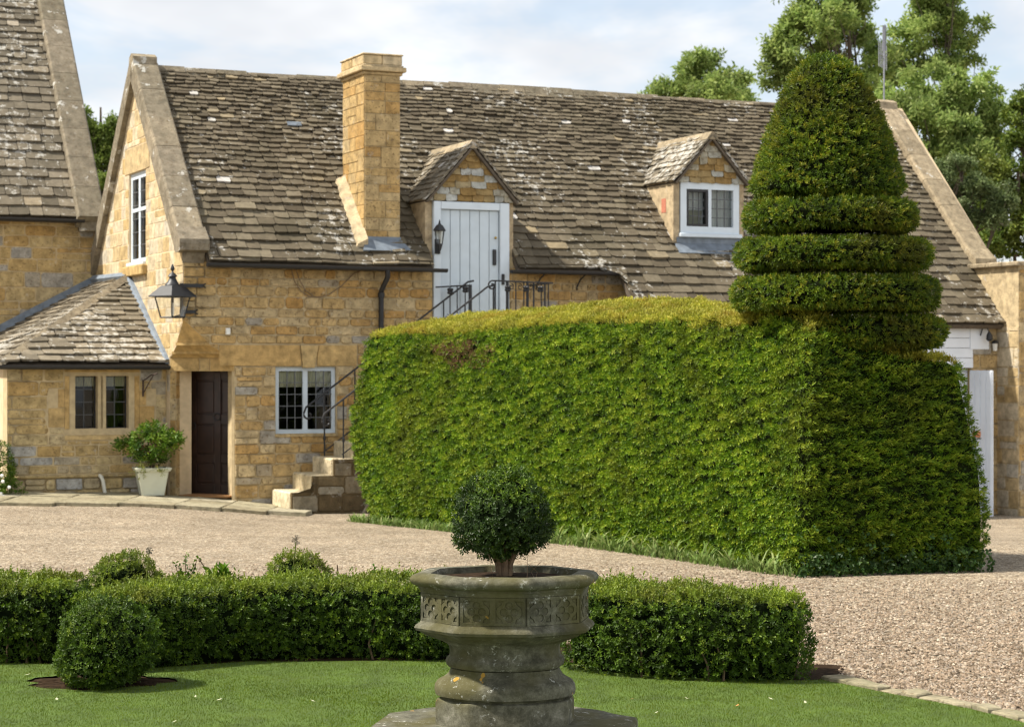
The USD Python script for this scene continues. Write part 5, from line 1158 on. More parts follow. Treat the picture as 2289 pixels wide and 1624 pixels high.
def perimeter(corners, M, r):
    g = Polygon(corners).buffer(-r).buffer(r, 8).exterior
    if not g.is_ccw: g = LineString(list(g.coords)[::-1])
    s = np.linspace(0, g.length, M, endpoint=False)
    return np.array([g.interpolate(x).coords[0] for x in s])
def hedge_mesh(per, axis, topf, basef, rr, batter, n_side=10, n_top=7, shrink=0, extra=None):
    """A clipped hedge: sides with a batter, rounded shoulders, a top that follows topf(x, y)."""
    ln_ = LineString(axis)
    q = np.array([ln_.interpolate(ln_.project(Point(*p))).coords[0] for p in per])
    dist = np.linalg.norm(q - per, axis=1, keepdims=True)
    R = []
    if shrink: per = per + (q - per) * (shrink / dist); dist = dist - shrink; t0_ = topf; topf = lambda x, y: t0_(x, y) - shrink * .45
    at = lambda inset: per + (q - per) * np.minimum(inset / dist, .97)
    for k in range(n_side):
        f = k / (n_side - 1); xy = at(np.full_like(dist, batter(f)) + (extra(per, f)[:, None] if extra else 0))
        zb = basef(xy[:, 0], xy[:, 1]); zt = topf(xy[:, 0], xy[:, 1]) - rr
        R.append(np.column_stack([xy, zb + (zt - zb) * f]))
    for a in np.linspace(0, np.pi / 2, 5)[1:]:
        xy = at(np.full_like(dist, batter(1) + rr * (1 - math.cos(a))))
        R.append(np.column_stack([xy, topf(xy[:, 0], xy[:, 1]) - rr * (1 - math.sin(a))]))
    i0 = batter(1) + rr
    for k in range(1, n_top + 1):
        xy = per + (q - per) * np.minimum((i0 + (dist - i0).clip(0) * k / n_top) / dist, .985)
        R.append(np.column_stack([xy, topf(xy[:, 0], xy[:, 1])]))
    v, f = rings(R, cap=False)
    return v, f
def grow_mesh(mesh, mx): return trimesh.Trimesh(*mesh, process=False).subdivide_to_size(mx, max_iter=6)

# ---- the big yew hedge
nh = np.random.default_rng(21)
C1, C2, BB, FF = np.array([2.77, 19.85]), np.array([4.80, 20.40]), np.array([-.80, 29.85]), np.array([-2.36, 28.95])
ldir = unit(FF - C1); wdir = np.array([ldir[1], -ldir[0]]); HL = np.linalg.norm(FF - C1)
def hts(x, y):
    p = np.stack([x, y], -1) - C1; t = (p @ ldir) / HL; s = np.clip((p @ wdir) / 1.95, 0, 1)
    zf = np.interp(t, [0, .05, .12, .2, .35, .55, .77, 1], [2.24, 2.34, 2.54, 2.52, 2.48, 2.42, 2.34, 2.44]); zb = np.interp(t, [0, .12, .25, .4, .55, .87, 1], [2.08, 2.36, 2.65, 2.86, 2.88, 2.80, 2.60])
    return zf + (zb - zf) * s ** .8 + .26 * np.exp(-((t * HL - .55) / .6) ** 2 - ((s - .28) / .24) ** 2)
hedge_of = lambda shrink: hedge_mesh(perimeter([C1, C2, BB, FF], 300, .06), [tuple((C1 + C2) / 2 + ldir * .95), tuple((FF + BB) / 2 - ldir * .8)], hts, lambda x, y: ground_z(x, y) - .05, .17,
    lambda f: float(np.interp(f, [0, .2, .5, 1], [.10, .04, .06, .26])), n_side=14, shrink=shrink, extra=lambda p, f: .34 * np.clip(((p - C1) @ ldir / HL - .90) / .1, 0, 1) * max(0, 1 - f / .6) ** 1.3)
hv, hf = hedge_of(.03); hv = displaced(hv, hf, .035, .9, 4)
hedge = thing('yew_hedge', 'tall clipped yew hedge running from the topiary back to the stone steps', 'hedge', (.5, 24, -.1))
part(hedge, 'branch_shade_core', hedge_of(.065), 'hedge_core', smooth=True)
P_, N_ = scatter(hv, hf, 2020, nh, back=.12)
N_[N_[:, 2] < -.7] *= -1
# tufts: shoots bunch into small clumps, with hollows between
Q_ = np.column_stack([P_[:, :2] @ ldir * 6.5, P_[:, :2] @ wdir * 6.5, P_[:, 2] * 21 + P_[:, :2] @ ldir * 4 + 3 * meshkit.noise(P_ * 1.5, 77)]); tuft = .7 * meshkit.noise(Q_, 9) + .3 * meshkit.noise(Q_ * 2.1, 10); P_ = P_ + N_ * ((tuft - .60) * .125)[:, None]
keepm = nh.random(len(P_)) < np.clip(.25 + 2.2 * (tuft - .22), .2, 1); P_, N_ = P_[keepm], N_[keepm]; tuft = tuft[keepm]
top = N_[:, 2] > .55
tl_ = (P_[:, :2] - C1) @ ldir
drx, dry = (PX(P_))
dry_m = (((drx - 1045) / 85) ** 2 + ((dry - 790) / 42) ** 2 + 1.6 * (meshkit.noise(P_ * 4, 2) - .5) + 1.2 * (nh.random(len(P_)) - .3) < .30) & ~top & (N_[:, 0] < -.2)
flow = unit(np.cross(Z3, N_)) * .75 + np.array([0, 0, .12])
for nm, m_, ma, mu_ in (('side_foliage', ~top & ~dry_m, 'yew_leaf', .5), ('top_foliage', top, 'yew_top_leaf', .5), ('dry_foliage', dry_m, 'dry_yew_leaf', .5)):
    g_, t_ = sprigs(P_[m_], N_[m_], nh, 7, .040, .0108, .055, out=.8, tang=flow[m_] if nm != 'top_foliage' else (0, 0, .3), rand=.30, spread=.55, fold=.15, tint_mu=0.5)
    t_ = np.clip(t_ + np.repeat((tuft[m_] - .5) * 1.35, 28), 0, 1)  # sunken shoots tinted darker, raised ones lighter: shade between tufts painted in
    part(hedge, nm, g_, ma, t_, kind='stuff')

# ---- topiary: a cone over stacked rings
TC = np.array([3.30, 21.05]); pxm = FPX / 21.05; zy = lambda y: EYE + (CY - y) / pxm
topi = thing('yew_topiary', 'clipped yew topiary cone on stacked rings at the hedge end', 'topiary', (TC[0], TC[1], 2.0))
def lathe(prof, cx, cy, M=72, seed=0, amp=.030):
    a = np.linspace(0, 2 * np.pi, M + 1)[:-1]
    v, f = rings([[(cx + r * math.cos(t), cy + r * .93 * math.sin(t), z) for t in a] for r, z in prof], cap=True, cap0=True)
    return displaced(v, f, amp, 2.2, seed), f
tiers = [('cone_tier', 1850, [(150, 446), (176, 441), (178, 425), (168, 385), (152, 330), (136, 285), (118, 240), (100, 200), (80, 165), (55, 140), (28, 127), (6, 123)]),
         ('ring_tier', 1856, [(60, 528), (150, 527), (196, 522), (202, 500), (198, 465), (192, 449), (150, 445), (60, 444)]),
         ('ring_tier', 1862, [(60, 612), (160, 611), (218, 606), (225, 580), (222, 548), (215, 535), (160, 531), (60, 530)]),
         ('ring_tier', 1866, [(60, 702), (175, 701), (231, 696), (238, 665), (235, 632), (226, 617), (170, 614), (60, 613)]),
         ('ring_tier', 1908, [(60, 790), (165, 788), (204, 776), (212, 740), (208, 715), (192, 703), (150, 700), (60, 700)]),
         ('base_tier', 1880, [(150, 900), (150, 840), (120, 805), (80, 795), (60, 790)])]
nt = np.random.default_rng(5)
for k, (nm, cxp, pr_) in enumerate(tiers):
    cx_ = (cxp - CX) / pxm
    v_, f_ = lathe([(max(r / pxm - .06, .02), zy(y) + (0 if k in (0, 5) and y < 430 else np.sign(y - np.mean([q[1] for q in pr_])) * .060)) for r, y in pr_], cx_, TC[1] + (.05 if k == 0 else 0), seed=40 + k)
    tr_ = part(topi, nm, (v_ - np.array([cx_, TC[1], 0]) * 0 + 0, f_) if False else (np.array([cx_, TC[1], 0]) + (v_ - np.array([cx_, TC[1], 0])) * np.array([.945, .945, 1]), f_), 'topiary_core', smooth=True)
    pp, nn_ = scatter(v_, f_, 1900, nt, back=.15, keep=lambda q: (np.hypot(q[:, 0] - cx_, q[:, 1] - TC[1]) > 135 / pxm) | (k == 0))
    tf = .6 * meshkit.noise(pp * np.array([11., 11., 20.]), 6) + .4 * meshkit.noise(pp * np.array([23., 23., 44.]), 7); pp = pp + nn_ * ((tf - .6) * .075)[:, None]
    kp = nt.random(len(pp)) < np.clip(.4 + 1.5 * (tf - .22), .25, 1); pp, nn_, tf = pp[kp], nn_[kp], tf[kp]
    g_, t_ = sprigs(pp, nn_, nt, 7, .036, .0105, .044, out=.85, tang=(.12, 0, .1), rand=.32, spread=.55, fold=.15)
    part(tr_, 'foliage', g_, 'topiary_leaf', np.clip(t_ + np.repeat((tf - .5) * 1.2, 28), 0, 1), kind='stuff')  # tint also follows the tufts, so light and dark are painted into the clumps

# ---- low box hedges round the lawn
nb2 = np.random.default_rng(77)
def box_hedge(name, label, front_pts, width, height, seed, dens=3000, ends=None, hcurve=None):
    f = np.array(front_pts, float)
    # resample the front line and offset it backwards
    ls = LineString(f); s = np.linspace(0, ls.length, 24); c = np.array([ls.interpolate(x).coords[0] for x in s])
    t = unit(np.gradient(c, axis=0)); nrm = np.column_stack([-t[:, 1], t[:, 0]])
    back = c + nrm * width
    mid = c + nrm * width / 2
    per = perimeter(np.vstack([c, back[::-1]]), 220, .10)
    hh = lambda x, y: height + .03 * (meshkit.noise(np.stack([x, y, 0 * x], -1) * 1.7, seed) - .5)
    hm = lambda sh: hedge_mesh(per, [tuple(p) for p in mid[3:-3]], hh, lambda x, y: 0 * x + .0, .07, lambda f_: float(np.interp(f_, [0, .15, .5, 1], [.07, .03, .0, .02])), n_side=8, n_top=4, shrink=sh)
    v, q = hm(0)
    v = displaced(v, q, .045, 2.6, seed)
    T = thing(name, label, 'hedge', (mid[12][0], mid[12][1], 0))
    part(T, 'branch_shade_core', hm(.075), 'box_core', smooth=True)
    p, n = scatter(v, q, dens, nb2); n[n[:, 2] < -.7] *= -1
    tf = meshkit.noise(p * 17, seed + 1); p = p + n * ((tf - .58) * .075)[:, None]
    kp = nb2.random(len(p)) < np.clip(.3 + 1.7 * (tf - .22), .2, 1); p, n, tf = p[kp], n[kp], tf[kp]
    low = nb2.random(len(p)) < np.clip(p[:, 2] / .07, .15, 1); p, n, tf = p[low], n[low], tf[low]
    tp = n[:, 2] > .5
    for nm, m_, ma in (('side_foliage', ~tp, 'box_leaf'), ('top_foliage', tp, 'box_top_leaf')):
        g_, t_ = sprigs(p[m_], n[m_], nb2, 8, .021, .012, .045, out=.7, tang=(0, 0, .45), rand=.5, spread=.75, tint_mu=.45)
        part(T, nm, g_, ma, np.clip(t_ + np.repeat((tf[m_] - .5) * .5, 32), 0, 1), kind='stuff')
    # young shoots standing above the clipped top
    m_ = nb2.random(len(p)) < .022 * tp
    ps_ = p[m_]
    g_, t_ = sprigs(ps_, n[m_], nb2, 14, .022, .012, .085, out=.4, tang=(0, 0, 1.2), rand=.15, spread=.6, tint_mu=.6)
    part(T, 'young_shoot', g_, 'box_top_leaf', t_, kind='stuff')
    # bare stems low on the front
    tw = MB()
    fr_ = c[nb2.integers(1, 23, 3)]
    for k in range(3):
        b = np.array([fr_[k][0] + nb2.uniform(-.1, .1), fr_[k][1] + .05, .0]); tw.add(tube([b, b + [nb2.uniform(-.03, .03), -.02, .12], b + [nb2.uniform(-.08, .08), -.03, nb2.uniform(.2, .34)]], [.010, .008, .004], 5))
    part(T, 'stem', tw.get(), 'bark', kind='stuff')
    return c, back
gp = lambda x, y: tuple(G(x, y)[:2])
box_hedge('box_hedge', 'low clipped box hedge behind the clipped ball, ending at the urn', [gp(160, 1508), gp(260, 1512), gp(345, 1505), gp(430, 1492), gp(560, 1482), gp(760, 1478), gp(900, 1480), gp(1010, 1484)], .72, .50, 3)
box_hedge('box_hedge', 'low clipped box hedge at the left edge, set back behind the ball', [gp(-120, 1494), gp(0, 1491), gp(100, 1489), gp(185, 1487)], .7, .53, 5)
box_hedge('box_hedge', 'low clipped box hedge right of the urn beside the gravel', [gp(1235, 1497), gp(1340, 1514), gp(1480, 1526), gp(1620, 1531), gp(1740, 1532), gp(1822, 1528)], .66, .525, 7)

# ---- box balls
def ball(name, label, c, r, squash, dens, leaf, seed, mat_, trunk=None, flat=0.0, cat='bush', topmat=None):
    T = thing(name, label, cat, (c[0], c[1], c[2] - r * squash))
    s = trimesh.creation.icosphere(4); v = np.array(s.vertices); f = np.array(s.faces)
    v = v * r * np.array([1, 1, squash]); 
    if flat: v[:, 2] = np.where(v[:, 2] < 0, np.sign(v[:, 2]) * np.abs(v[:, 2] / (r * squash)) ** 1.0 * r * squash * (1 - flat), v[:, 2])
    v = displaced(v + c, f, .10 * r / .3, 3.2 / r * .3, seed)
    cr = part(T, 'branch_shade_core', (c + (v - c) * .84, f), 'box_core', smooth=True)
    p, n = scatter(v, f, dens, nb2, back=.5)
    tf = meshkit.noise(p * 5 / r, seed + 1); p = p + n * ((tf - .58) * .22 * r)[:, None]
    kp = nb2.random(len(p)) < np.clip(.3 + 1.7 * (tf - .22), .2, 1); p, n, tf = p[kp], n[kp], tf[kp]
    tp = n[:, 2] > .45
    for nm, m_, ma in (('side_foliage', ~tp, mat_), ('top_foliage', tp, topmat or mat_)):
        g_, t_ = sprigs(p[m_], n[m_], nb2, 8, leaf, leaf * .58, leaf * 2.1, out=.8, tang=(0, 0, .4), rand=.5, spread=.75, tint_mu=.45)
        part(T, nm, g_, ma, np.clip(t_ + np.repeat((tf[m_] - .5) * .5, 32), 0, 1), kind='stuff')
    return T
bc = G(232, 1440, .33); bd = 12.95
ball('box_ball', 'clipped box ball standing in a soil disc on the lawn', np.array([(234 - CX) / FPX * bd, bd, EYE + (CY - 1441) * bd / FPX]), .305, .95, 3600, .019, 31, 'box_leaf')
for (px, py, r, lb, sd) in ((278, 1262, .215, 'box mound showing over the low hedge above the clipped ball', 61), (665, 1262, .175, 'smaller box mound showing over the hedge midway to the urn', 63)):
    d_ = 15.6; c = np.array([(px - CX) / FPX * d_, d_, EYE + (CY - py) * d_ / FPX - r * .75]); ball('box_mound', lb, c, r * 1.2, .95, 2400, .021, sd, 'box_top_leaf')

# ---- the urn with its ball
UD = 10.4; upx = FPX / UD; UX = (1129 - CX) / upx
uz = lambda zy_: EYE + (CY - (1000 + zy_ / 2.541) * .991) / upx         # heights read off a zoomed strip
prof = [(.0, 1648, 412, 0), (0, 1470, 412, 0), (0, 1452, 405, 0), (0, 1443, 380, .3), (0, 1436, 380, .6), (0, 1425, 405, 1), (0, 1400, 411, 1), (0, 1372, 408, 1), (0, 1350, 392, 1), (0, 1335, 362, 1), (0, 1318, 338, 1), (0, 1300, 328, .7), (0, 1282, 322, .6), (0, 1276, 322, .6),
        (0, 1275, 312, .6), (0, 1271, 312, .6), (0, 1269, 330, .7), (0, 1255, 345, .8), (0, 1235, 350, .8), (0, 1218, 342, .8), (0, 1208, 330, .6), (0, 1180, 326, .3), (0, 1150, 330, .2), (0, 1132, 345, .1), (0, 1118, 372, 0), (0, 1104, 410, 0), (0, 1094, 440, 0), (0, 1086, 452, 0), (0, 1082, 470, 0), (0, 1070, 492, 0), (0, 1062, 500, 0), (0, 1056, 528, 0), (0, 1040, 538, 0), (0, 1026, 530, 0), (0, 1012, 506, 0), (0, 1002, 500, 0),
        (0, 1000, 488, 0), (0, 842, 488, 0), (0, 840, 500, 0), (0, 822, 504, 0), (0, 815, 512, 0), (0, 804, 512, 0), (0, 798, 530, 0), (0, 790, 548, 0), (0, 776, 560, 0), (0, 760, 562, 0), (0, 745, 550, 0), (0, 733, 520, 0), (0, 729, 480, 0), (0, 733, 440, 0), (0, 770, 425, 0), (0, 790, 420, 0)]
SQ = .80; A14 = math.radians(14)
def oct_r(a):
    """Radius of an octagon of circumradius 1 whose corners stand at 14, 59 ... degrees from the view axis."""
    x = (a - A14) % (math.pi / 4) - math.pi / 8
    return math.cos(math.pi / 8) / math.cos(x)
urn = thing('stone_urn', 'weathered octagonal stone urn with carved quatrefoils, standing on the lawn', 'urn', (UX, UD, uz(1648)))
MA = 96
def uring(z, hw, k):
    R = hw * .39 / upx; o = []
    for a in np.linspace(0, 2 * np.pi, MA + 1)[:-1]:
        rr = R * ((1 - k) * oct_r(a) + k * .985); o.append((UX + rr * math.sin(a), UD - rr * SQ * math.cos(a), z))
    return np.array(o)
def usec(i0, i1, name, mat_='urn_stone', **kw):
    R_ = []
    for _, zy_, hw, k in prof[i0:i1]: R_.append(uring(uz(zy_), hw, k))
    v, f = rings(R_, cap=kw.get('cap', False))
    h_ = meshkit.fbm(v * 16, 4, 3) - .5; cen = np.array([UX, UD, 0]); d = unit((v - cen) * [1, 1, 0])
    v = v + d * h_[:, None] * .005 + np.array([0, 0, 1]) * (meshkit.noise(v * 14, 8)[:, None] - .5) * .003
    return part(urn, name, (v, f), mat_, smooth=32)
usec(0, 14, 'base_drum'); usec(13, 36, 'stem'); bowl = usec(35, 39, 'carved_band'); usec(38, len(prof), 'rim')
# carved panels: raised frames and quatrefoils on the band's visible sides
zc = (uz(1000) + uz(842)) / 2; bh = uz(842) - uz(1000)
Cr = 488 * .39 / upx
def vert(k): a = A14 + k * math.pi / 4; return np.array([UX + Cr * math.sin(a), UD - Cr * SQ * math.cos(a), zc])
for k in range(8):
    a, b = vert(k), vert(k + 1); X_ = b - a; wf = np.linalg.norm(X_); X_ /= wf; N_f = np.cross(X_, Z3); 
    if np.dot(N_f, (a + b) / 2 - [UX, UD, zc]) < 0: N_f = -N_f
    for h_ in (0, 1):
        cs = wf * (.255 + .49 * h_); O_ = a + X_ * cs
        hw_, hh_ = wf * .225, bh * .47
        frame = sbox(-wf * .245, -bh * .495, wf * .245, bh * .495).difference(sbox(-hw_ + .008, -hh_ + .012, hw_ - .008, hh_ - .012))
        part(bowl, 'panel_frame', extr(frame, O_, X_, Z3, N_f, -.012, .0065), 'urn_stone')
        rq = min(hw_, hh_) * .48
        quat = lambda g: unary_union([Point(sx * rq * .84, sz * rq * 1.0).buffer(rq * .60 + g, 10) for sx, sz in ((1, 0), (-1, 0), (0, 1), (0, -1))])
        q_ = quat(.018).difference(quat(.0))
        part(bowl, 'quatrefoil', extr(biggest(q_), O_, X_, Z3, N_f, -.012, .0055), 'urn_stone')
        sp_ = sbox(-hw_ + .008, -hh_ + .012, hw_ - .008, hh_ - .012).difference(quat(.016).buffer(.004))
        for g_ in getattr(sp_, 'geoms', [sp_]):
            if g_.area > .0004 and not g_.interiors: part(bowl, 'spandrel', extr(g_.buffer(-.004) if not g_.buffer(-.004).is_empty and g_.buffer(-.004).geom_type == 'Polygon' else g_, O_, X_, Z3, N_f, -.012, .002), 'urn_stone')
part(urn, 'soil', rings([uring(uz(768), 426, 0), uring(uz(762), 300, 0), uring(uz(754), 120, 0)]), 'soil', smooth=True)
pth = uz(1590)
plv = [(UX + (.86 if True else 0) * math.sin(a) * .93 * r_, UD - .62 * math.cos(a) * r_) for a, r_ in [(math.radians(d), 1.0) for d in (14, 59, 104, 149, 194, 239, 284, 329)]]
pr2 = np.array([(UX + 1.0 * .70 * math.sin(math.radians(d)), UD - .02 - .58 * math.cos(math.radians(d))) for d in (14, 59, 104, 149, 194, 239, 284, 329)])
cen = pr2.mean(0)
plv_, plf_ = rings([np.column_stack([pr2, np.full(8, -.05)]), np.column_stack([pr2, np.full(8, pth - .012)]), np.column_stack([cen + (pr2 - cen) * .985, np.full(8, pth)])])
pm_ = trimesh.Trimesh(plv_, plf_).subdivide_to_size(.09, max_iter=8); pv_ = np.array(pm_.vertices); pv_ += (meshkit.fbm(pv_ * 9, 3, 5)[:, None] - .5) * np.array([.02, .02, .014]) * (pv_[:, 2:] > .05)
single('plinth', (pv_, np.array(pm_.faces)), 'urn_stone', 'broad dark octagonal stone slab under the urn', 'plinth', smooth=40)
ubc = np.array([(1127 - CX) / upx, UD, EYE + (CY - 1166) / upx])
ut = ball('box_ball', 'dark clipped box ball on bare stems growing in the urn', ubc + np.array([0, 0, .002]), .224, .97, 5200, .0165, 91, 'dark_box_leaf', topmat='box_leaf', flat=.26)
zs_ = uz(756)
for k in range(7):
    a = k * .9 + .3; r0, r1 = .022, .075
    part(ut, 'stem', tube([(ubc[0] + r0 * math.cos(a), UD + r0 * math.sin(a), zs_ - .03), (ubc[0] + .03 * math.cos(a), UD + .03 * math.sin(a), zs_ + .06), (ubc[0] + r1 * math.cos(a), UD + r1 * math.sin(a), zs_ + .16), (ubc[0] + 1.8 * r1 * math.cos(a), UD + 1.8 * r1 * math.sin(a), zs_ + .27)], [.019, .018, .014, .008], 6), 'bark', smooth=60)
ul = MB()
for k in range(4):
    x0 = UX + nb2.uniform(-.16, .16); ul.add(tube([(x0, UD - .25 * nb2.random(), zs_ - .01), (x0 + nb2.uniform(-.02, .02), UD - .2, zs_ + .04), (x0 + nb2.uniform(-.05, .05), UD - .2, zs_ + nb2.uniform(.07, .13))], [.0018, .0015, .001], 3))
single('dry_grass', ul.get(), 'bark', 'few dry grass stalks standing in the urn', 'grass', kind='stuff')

# ---- planter shrub, climber, weeds at the hedge foot, border plants
def leafy(T, c, rad, n, leaf, mat_, rng, wide=.45, clump=None, name='foliage', upb=.5, hollow=.55):
    d = unit(rng.normal(0, 1, (n, 3))); r = hollow + (1 - hollow) * rng.random(n) ** .5
    p = np.asarray(c) + d * r[:, None] * np.asarray(rad)
    tf = meshkit.noise(p * (3.2 / max(rad)), 3); kp = tf > .33; p, d, tf = p[kp], d[kp], tf[kp]
    g_, t_ = sprigs(p, d, rng, 6, leaf, leaf * wide, leaf * 1.1, out=.8, tang=(0, 0, upb), rand=.5, spread=.9)
    return part(T, name, g_, mat_, np.clip(t_ + np.repeat((tf - .5) * .7, 24), 0, 1), kind='stuff')
ns = np.random.default_rng(19)
ctr = W(pcu, pcv, pz)
shr = thing('planter_shrub', 'rounded green leafy shrub growing in the pale planter', 'shrub', tuple(ctr + [0, 0, PH - .04]))
sc = ctr + np.array([0, 0, PH + .36])
for k in range(5):
    a = k * 1.3; part(shr, 'stem', tube([ctr + [.02 * math.cos(a), .02 * math.sin(a), PH - .05], ctr + [.05 * math.cos(a), .05 * math.sin(a), PH + .12], ctr + [.2 * math.cos(a), .2 * math.sin(a), PH + .38]], [.012, .010, .005], 5), 'bark')
leafy(shr, sc, (.36, .33, .30), 560, .062, 'shrub_leaf', ns, hollow=.45)
leafy(shr, sc + [-.38, 0, -.02], (.17, .14, .10), 70, .062, 'shrub_leaf', ns, name='side_branch_foliage', hollow=.3)
leafy(shr, sc + [.36, 0, .06], (.14, .14, .10), 60, .062, 'shrub_leaf', ns, name='side_branch_foliage', hollow=.3)
fn2 = thing('fern', 'yellow green fern drooping over the front rim of the planter', 'fern', tuple(ctr + [-.1, -.2, PH]))
g_, t_ = sprigs(np.repeat((ctr + np.array([-.11, -.23, PH - .02]))[None], 26, 0) + ns.normal(0, .02, (26, 3)), np.repeat([[-.1, -.5, .1]], 26, 0), ns, 12, .035, .012, .14, out=.5, rand=.5, spread=.7)
part(fn2, 'frond', g_, 'fern_leaf', t_, kind='stuff')
g_, t_ = sprigs(np.repeat((ctr + np.array([.15, -.24, PH - .02]))[None], 9, 0) + ns.normal(0, .02, (9, 3)), np.repeat([[.1, -.5, -.3]], 9, 0), ns, 10, .035, .012, .13, out=.5, rand=.4, spread=.7)
part(fn2, 'frond', g_, 'fern_leaf', t_, kind='stuff')
cl = thing('climbing_plant', 'dark green plant with small white flowers at the far left wall corner', 'shrub', (W(BU, .8)[0] - .3, W(BU, .8)[1], 0))
cc = W(BU - .22, .75, .42)
leafy(cl, cc, (.30, .25, .48), 700, .045, 'shrub_leaf', ns); leafy(cl, cc + [.1, -.05, -.3], (.36, .25, .18), 260, .045, 'shrub_leaf', ns, name='low_foliage')
part(cl, 'stem', tube([cc + [0, 0, -.5], cc + [.03, 0, 0], cc + [.0, .0, .3]], [.02, .015, .008], 6), 'bark')
for x, y in ((6, 1062), (8, 1075), (22, 1088), (3, 1102), (8, 1108), (38, 1120), (22, 1120), (1, 1128)):
    c = cc + [0, -.28, 0]; d_ = c[1]
    part(cl, 'flower', hullof([np.array([(x - CX) / FPX * d_, d_ - .05, EYE + (CY - y) * d_ / FPX]) + .028 * np.array(q) for q in ((1, 0, 0), (-.4, 0, .9), (-.4, 0, -.9), (.3, -.5, .2), (-.2, .4, 0), (.8, 0, .7), (.7, 0, -.7), (-1, 0, 0))]), 'white_petal')

# weeds and long grass along the foot of the hedge
def strap(n, xy, rng, h, w, lean):
    """Arching grass-like leaves of three joints."""
    p = np.column_stack([xy, ground_z(xy[:, 0], xy[:, 1])]); a = rng.uniform(0, 2 * np.pi, n); hh = h * rng.uniform(.4, 1.3, n); ww = w * rng.uniform(.6, 1.5, n)
    out = np.stack([np.cos(a), np.sin(a), 0 * a], -1); sd = np.stack([-np.sin(a), np.cos(a), 0 * a], -1) * ww[:, None] / 2; le = lean * rng.uniform(.4, 1.3, n)
    pts = [p + out * (hh * le * f ** 2)[:, None] + np.array([0, 0, 1]) * (hh * (f - .35 * le * f ** 3))[:, None] for f in (0, .4, .75, 1)]
    v = np.stack([pts[0] - sd, pts[0] + sd, pts[1] - sd, pts[1] + sd, pts[2] - sd * .7, pts[2] + sd * .7, pts[3]], 1)
    f = np.array([[0, 1, 3], [0, 3, 2], [2, 3, 5], [2, 5, 4], [4, 5, 6]])
    return (v.reshape(-1, 3), (f[None] + 7 * np.arange(n)[:, None, None]).reshape(-1, 3)), np.repeat(np.clip(.45 + .25 * rng.standard_normal(n), 0, 1), 7)
nw_ = np.random.default_rng(41)
n = 3000; t = nw_.random(n) ** 1.0 * 1.0; wd = nw_.random(n)
wdt = np.interp(t, [0, .08, .35, .6, 1], [.20, .26, .24, .17, .10])
xy = C1 + np.outer(t * HL * .98, ldir) - np.outer(.0 + wd * wdt - .06, wdir) + nw_.normal(0, .02, (n, 2))
m1, t1 = strap(n, xy, nw_, .13, .012, .9)
single('verge_grass', m1, 'weed_leaf', 'pale long grass growing along the foot of the tall hedge', 'grass', tint=t1, kind='stuff')
n = 330; t = .02 + .55 * nw_.random(n); cl_ = nw_.integers(0, 14, n); tt_ = np.array([.03, .06, .10, .14, .19, .22, .26, .30, .33, .37, .42, .47, .52, .56])[cl_] + nw_.normal(0, .006, n)
xy = C1 + np.outer(tt_ * HL, ldir) - np.outer(.06 + .08 * nw_.random(n), wdir)
m1, t1 = strap(n, xy, nw_, .24, .020, .8)
single('weed_tufts', m1, 'weed_leaf', 'broad strap leaved weeds standing against the hedge foot', 'weeds', tint=np.clip(t1 + .2, 0, 1), kind='stuff')
n = 380; t = nw_.random(n); xy = C1 + np.outer(t * 2.05, unit(C2 - C1)) + np.outer(nw_.uniform(-.10, .02, n), np.array([.26, .96]))
Pi = np.column_stack([xy, np.abs(nw_.normal(0, .10, n)) * np.where(nw_.random(n) < .3, 1.7, 1) + .0]); Pi[:, 1] -= .04
g_, t_ = sprigs(Pi, np.repeat([[0, -1., .3]], n, 0), nw_, 3, .042, .032, .04, out=1, rand=.5, spread=.8)
single('ivy', g_, 'ivy_leaf', 'dark ivy creeping along the foot of the hedge end', 'ivy', tint=t_, kind='stuff')
# border plants seen over the low hedge
def at_d(px, py, d): return np.array([(px - CX) / FPX * d, d, EYE + (CY - py) * d / FPX])
for px, py, r, lb, d in ((334, 1230, .026, 'faded allium head on a thin stalk above the left box mound', 15.2), (662, 1206, .036, 'round allium seed head on a stalk above the smaller box mound', 15.3)):
    c = at_d(px, py, d); t = thing('allium', lb, 'flower', (c[0], d, .0))
    part(t, 'stalk', tube([(c[0] - .05, d, .0), (c[0] - .03, d, c[2] * .6), c], .0045, 5), 'fern_leaf', .2)
    m = MB()
    for k in range(46):
        q = unit(ns.normal(0, 1, 3)); m.add(tube([c, c + q * r], .0012, 3)); m.add(hullof([c + q * r + .004 * np.array(e) for e in ((1, 0, 0), (-1, 0, 0), (0, 1, 0), (0, -1, 0), (0, 0, 1.4), (0, 0, -1))]))
    part(t, 'seed_head', m.get(), 'grey_bark')
for px, base_py, tops, lb, nm in ((415, 1300, [(392, 1262), (415, 1238), (440, 1250), (402, 1280), (430, 1275)], 'young rose shoots with small leaves above the low hedge', 'rose_plant'), (838, 1300, [(835, 1270), (848, 1276)], 'thin leafy shoots over the hedge left of the urn', 'leafy_shoot')):
    d = 15.1; b = at_d(px, base_py, d); t = thing(nm, lb, 'plant', (b[0], d, .0))
    m = MB(); P0 = []
    for x, y in tops:
        e = at_d(x, y, d); m.add(tube([(b[0], d, .0), (b[0] * .5 + e[0] * .5, d, b[2]), e], [.005, .004, .0025], 5)); P0 += [(b * [1, 1, 0] * .5 + b * .5) * .0 + e + (np.array([b[0], d, b[2] - .02]) - e) * f for f in np.linspace(0, 1, 7)]
    part(t, 'stem', m.get(), 'bark'); P0 = np.array(P0)
    g_, t_ = sprigs(P0, np.repeat([[0, 0, 1.]], len(P0), 0), ns, 4, .036, .021, .02, out=.6, rand=.4, spread=1.0)
    part(t, 'foliage', g_, 'shrub_leaf', t_, kind='stuff')
pe = at_d(492, 1290, 15.0); t = thing('peony_plant', 'clump of broad pointed green leaves above the low hedge', 'plant', (pe[0], 15.0, 0))
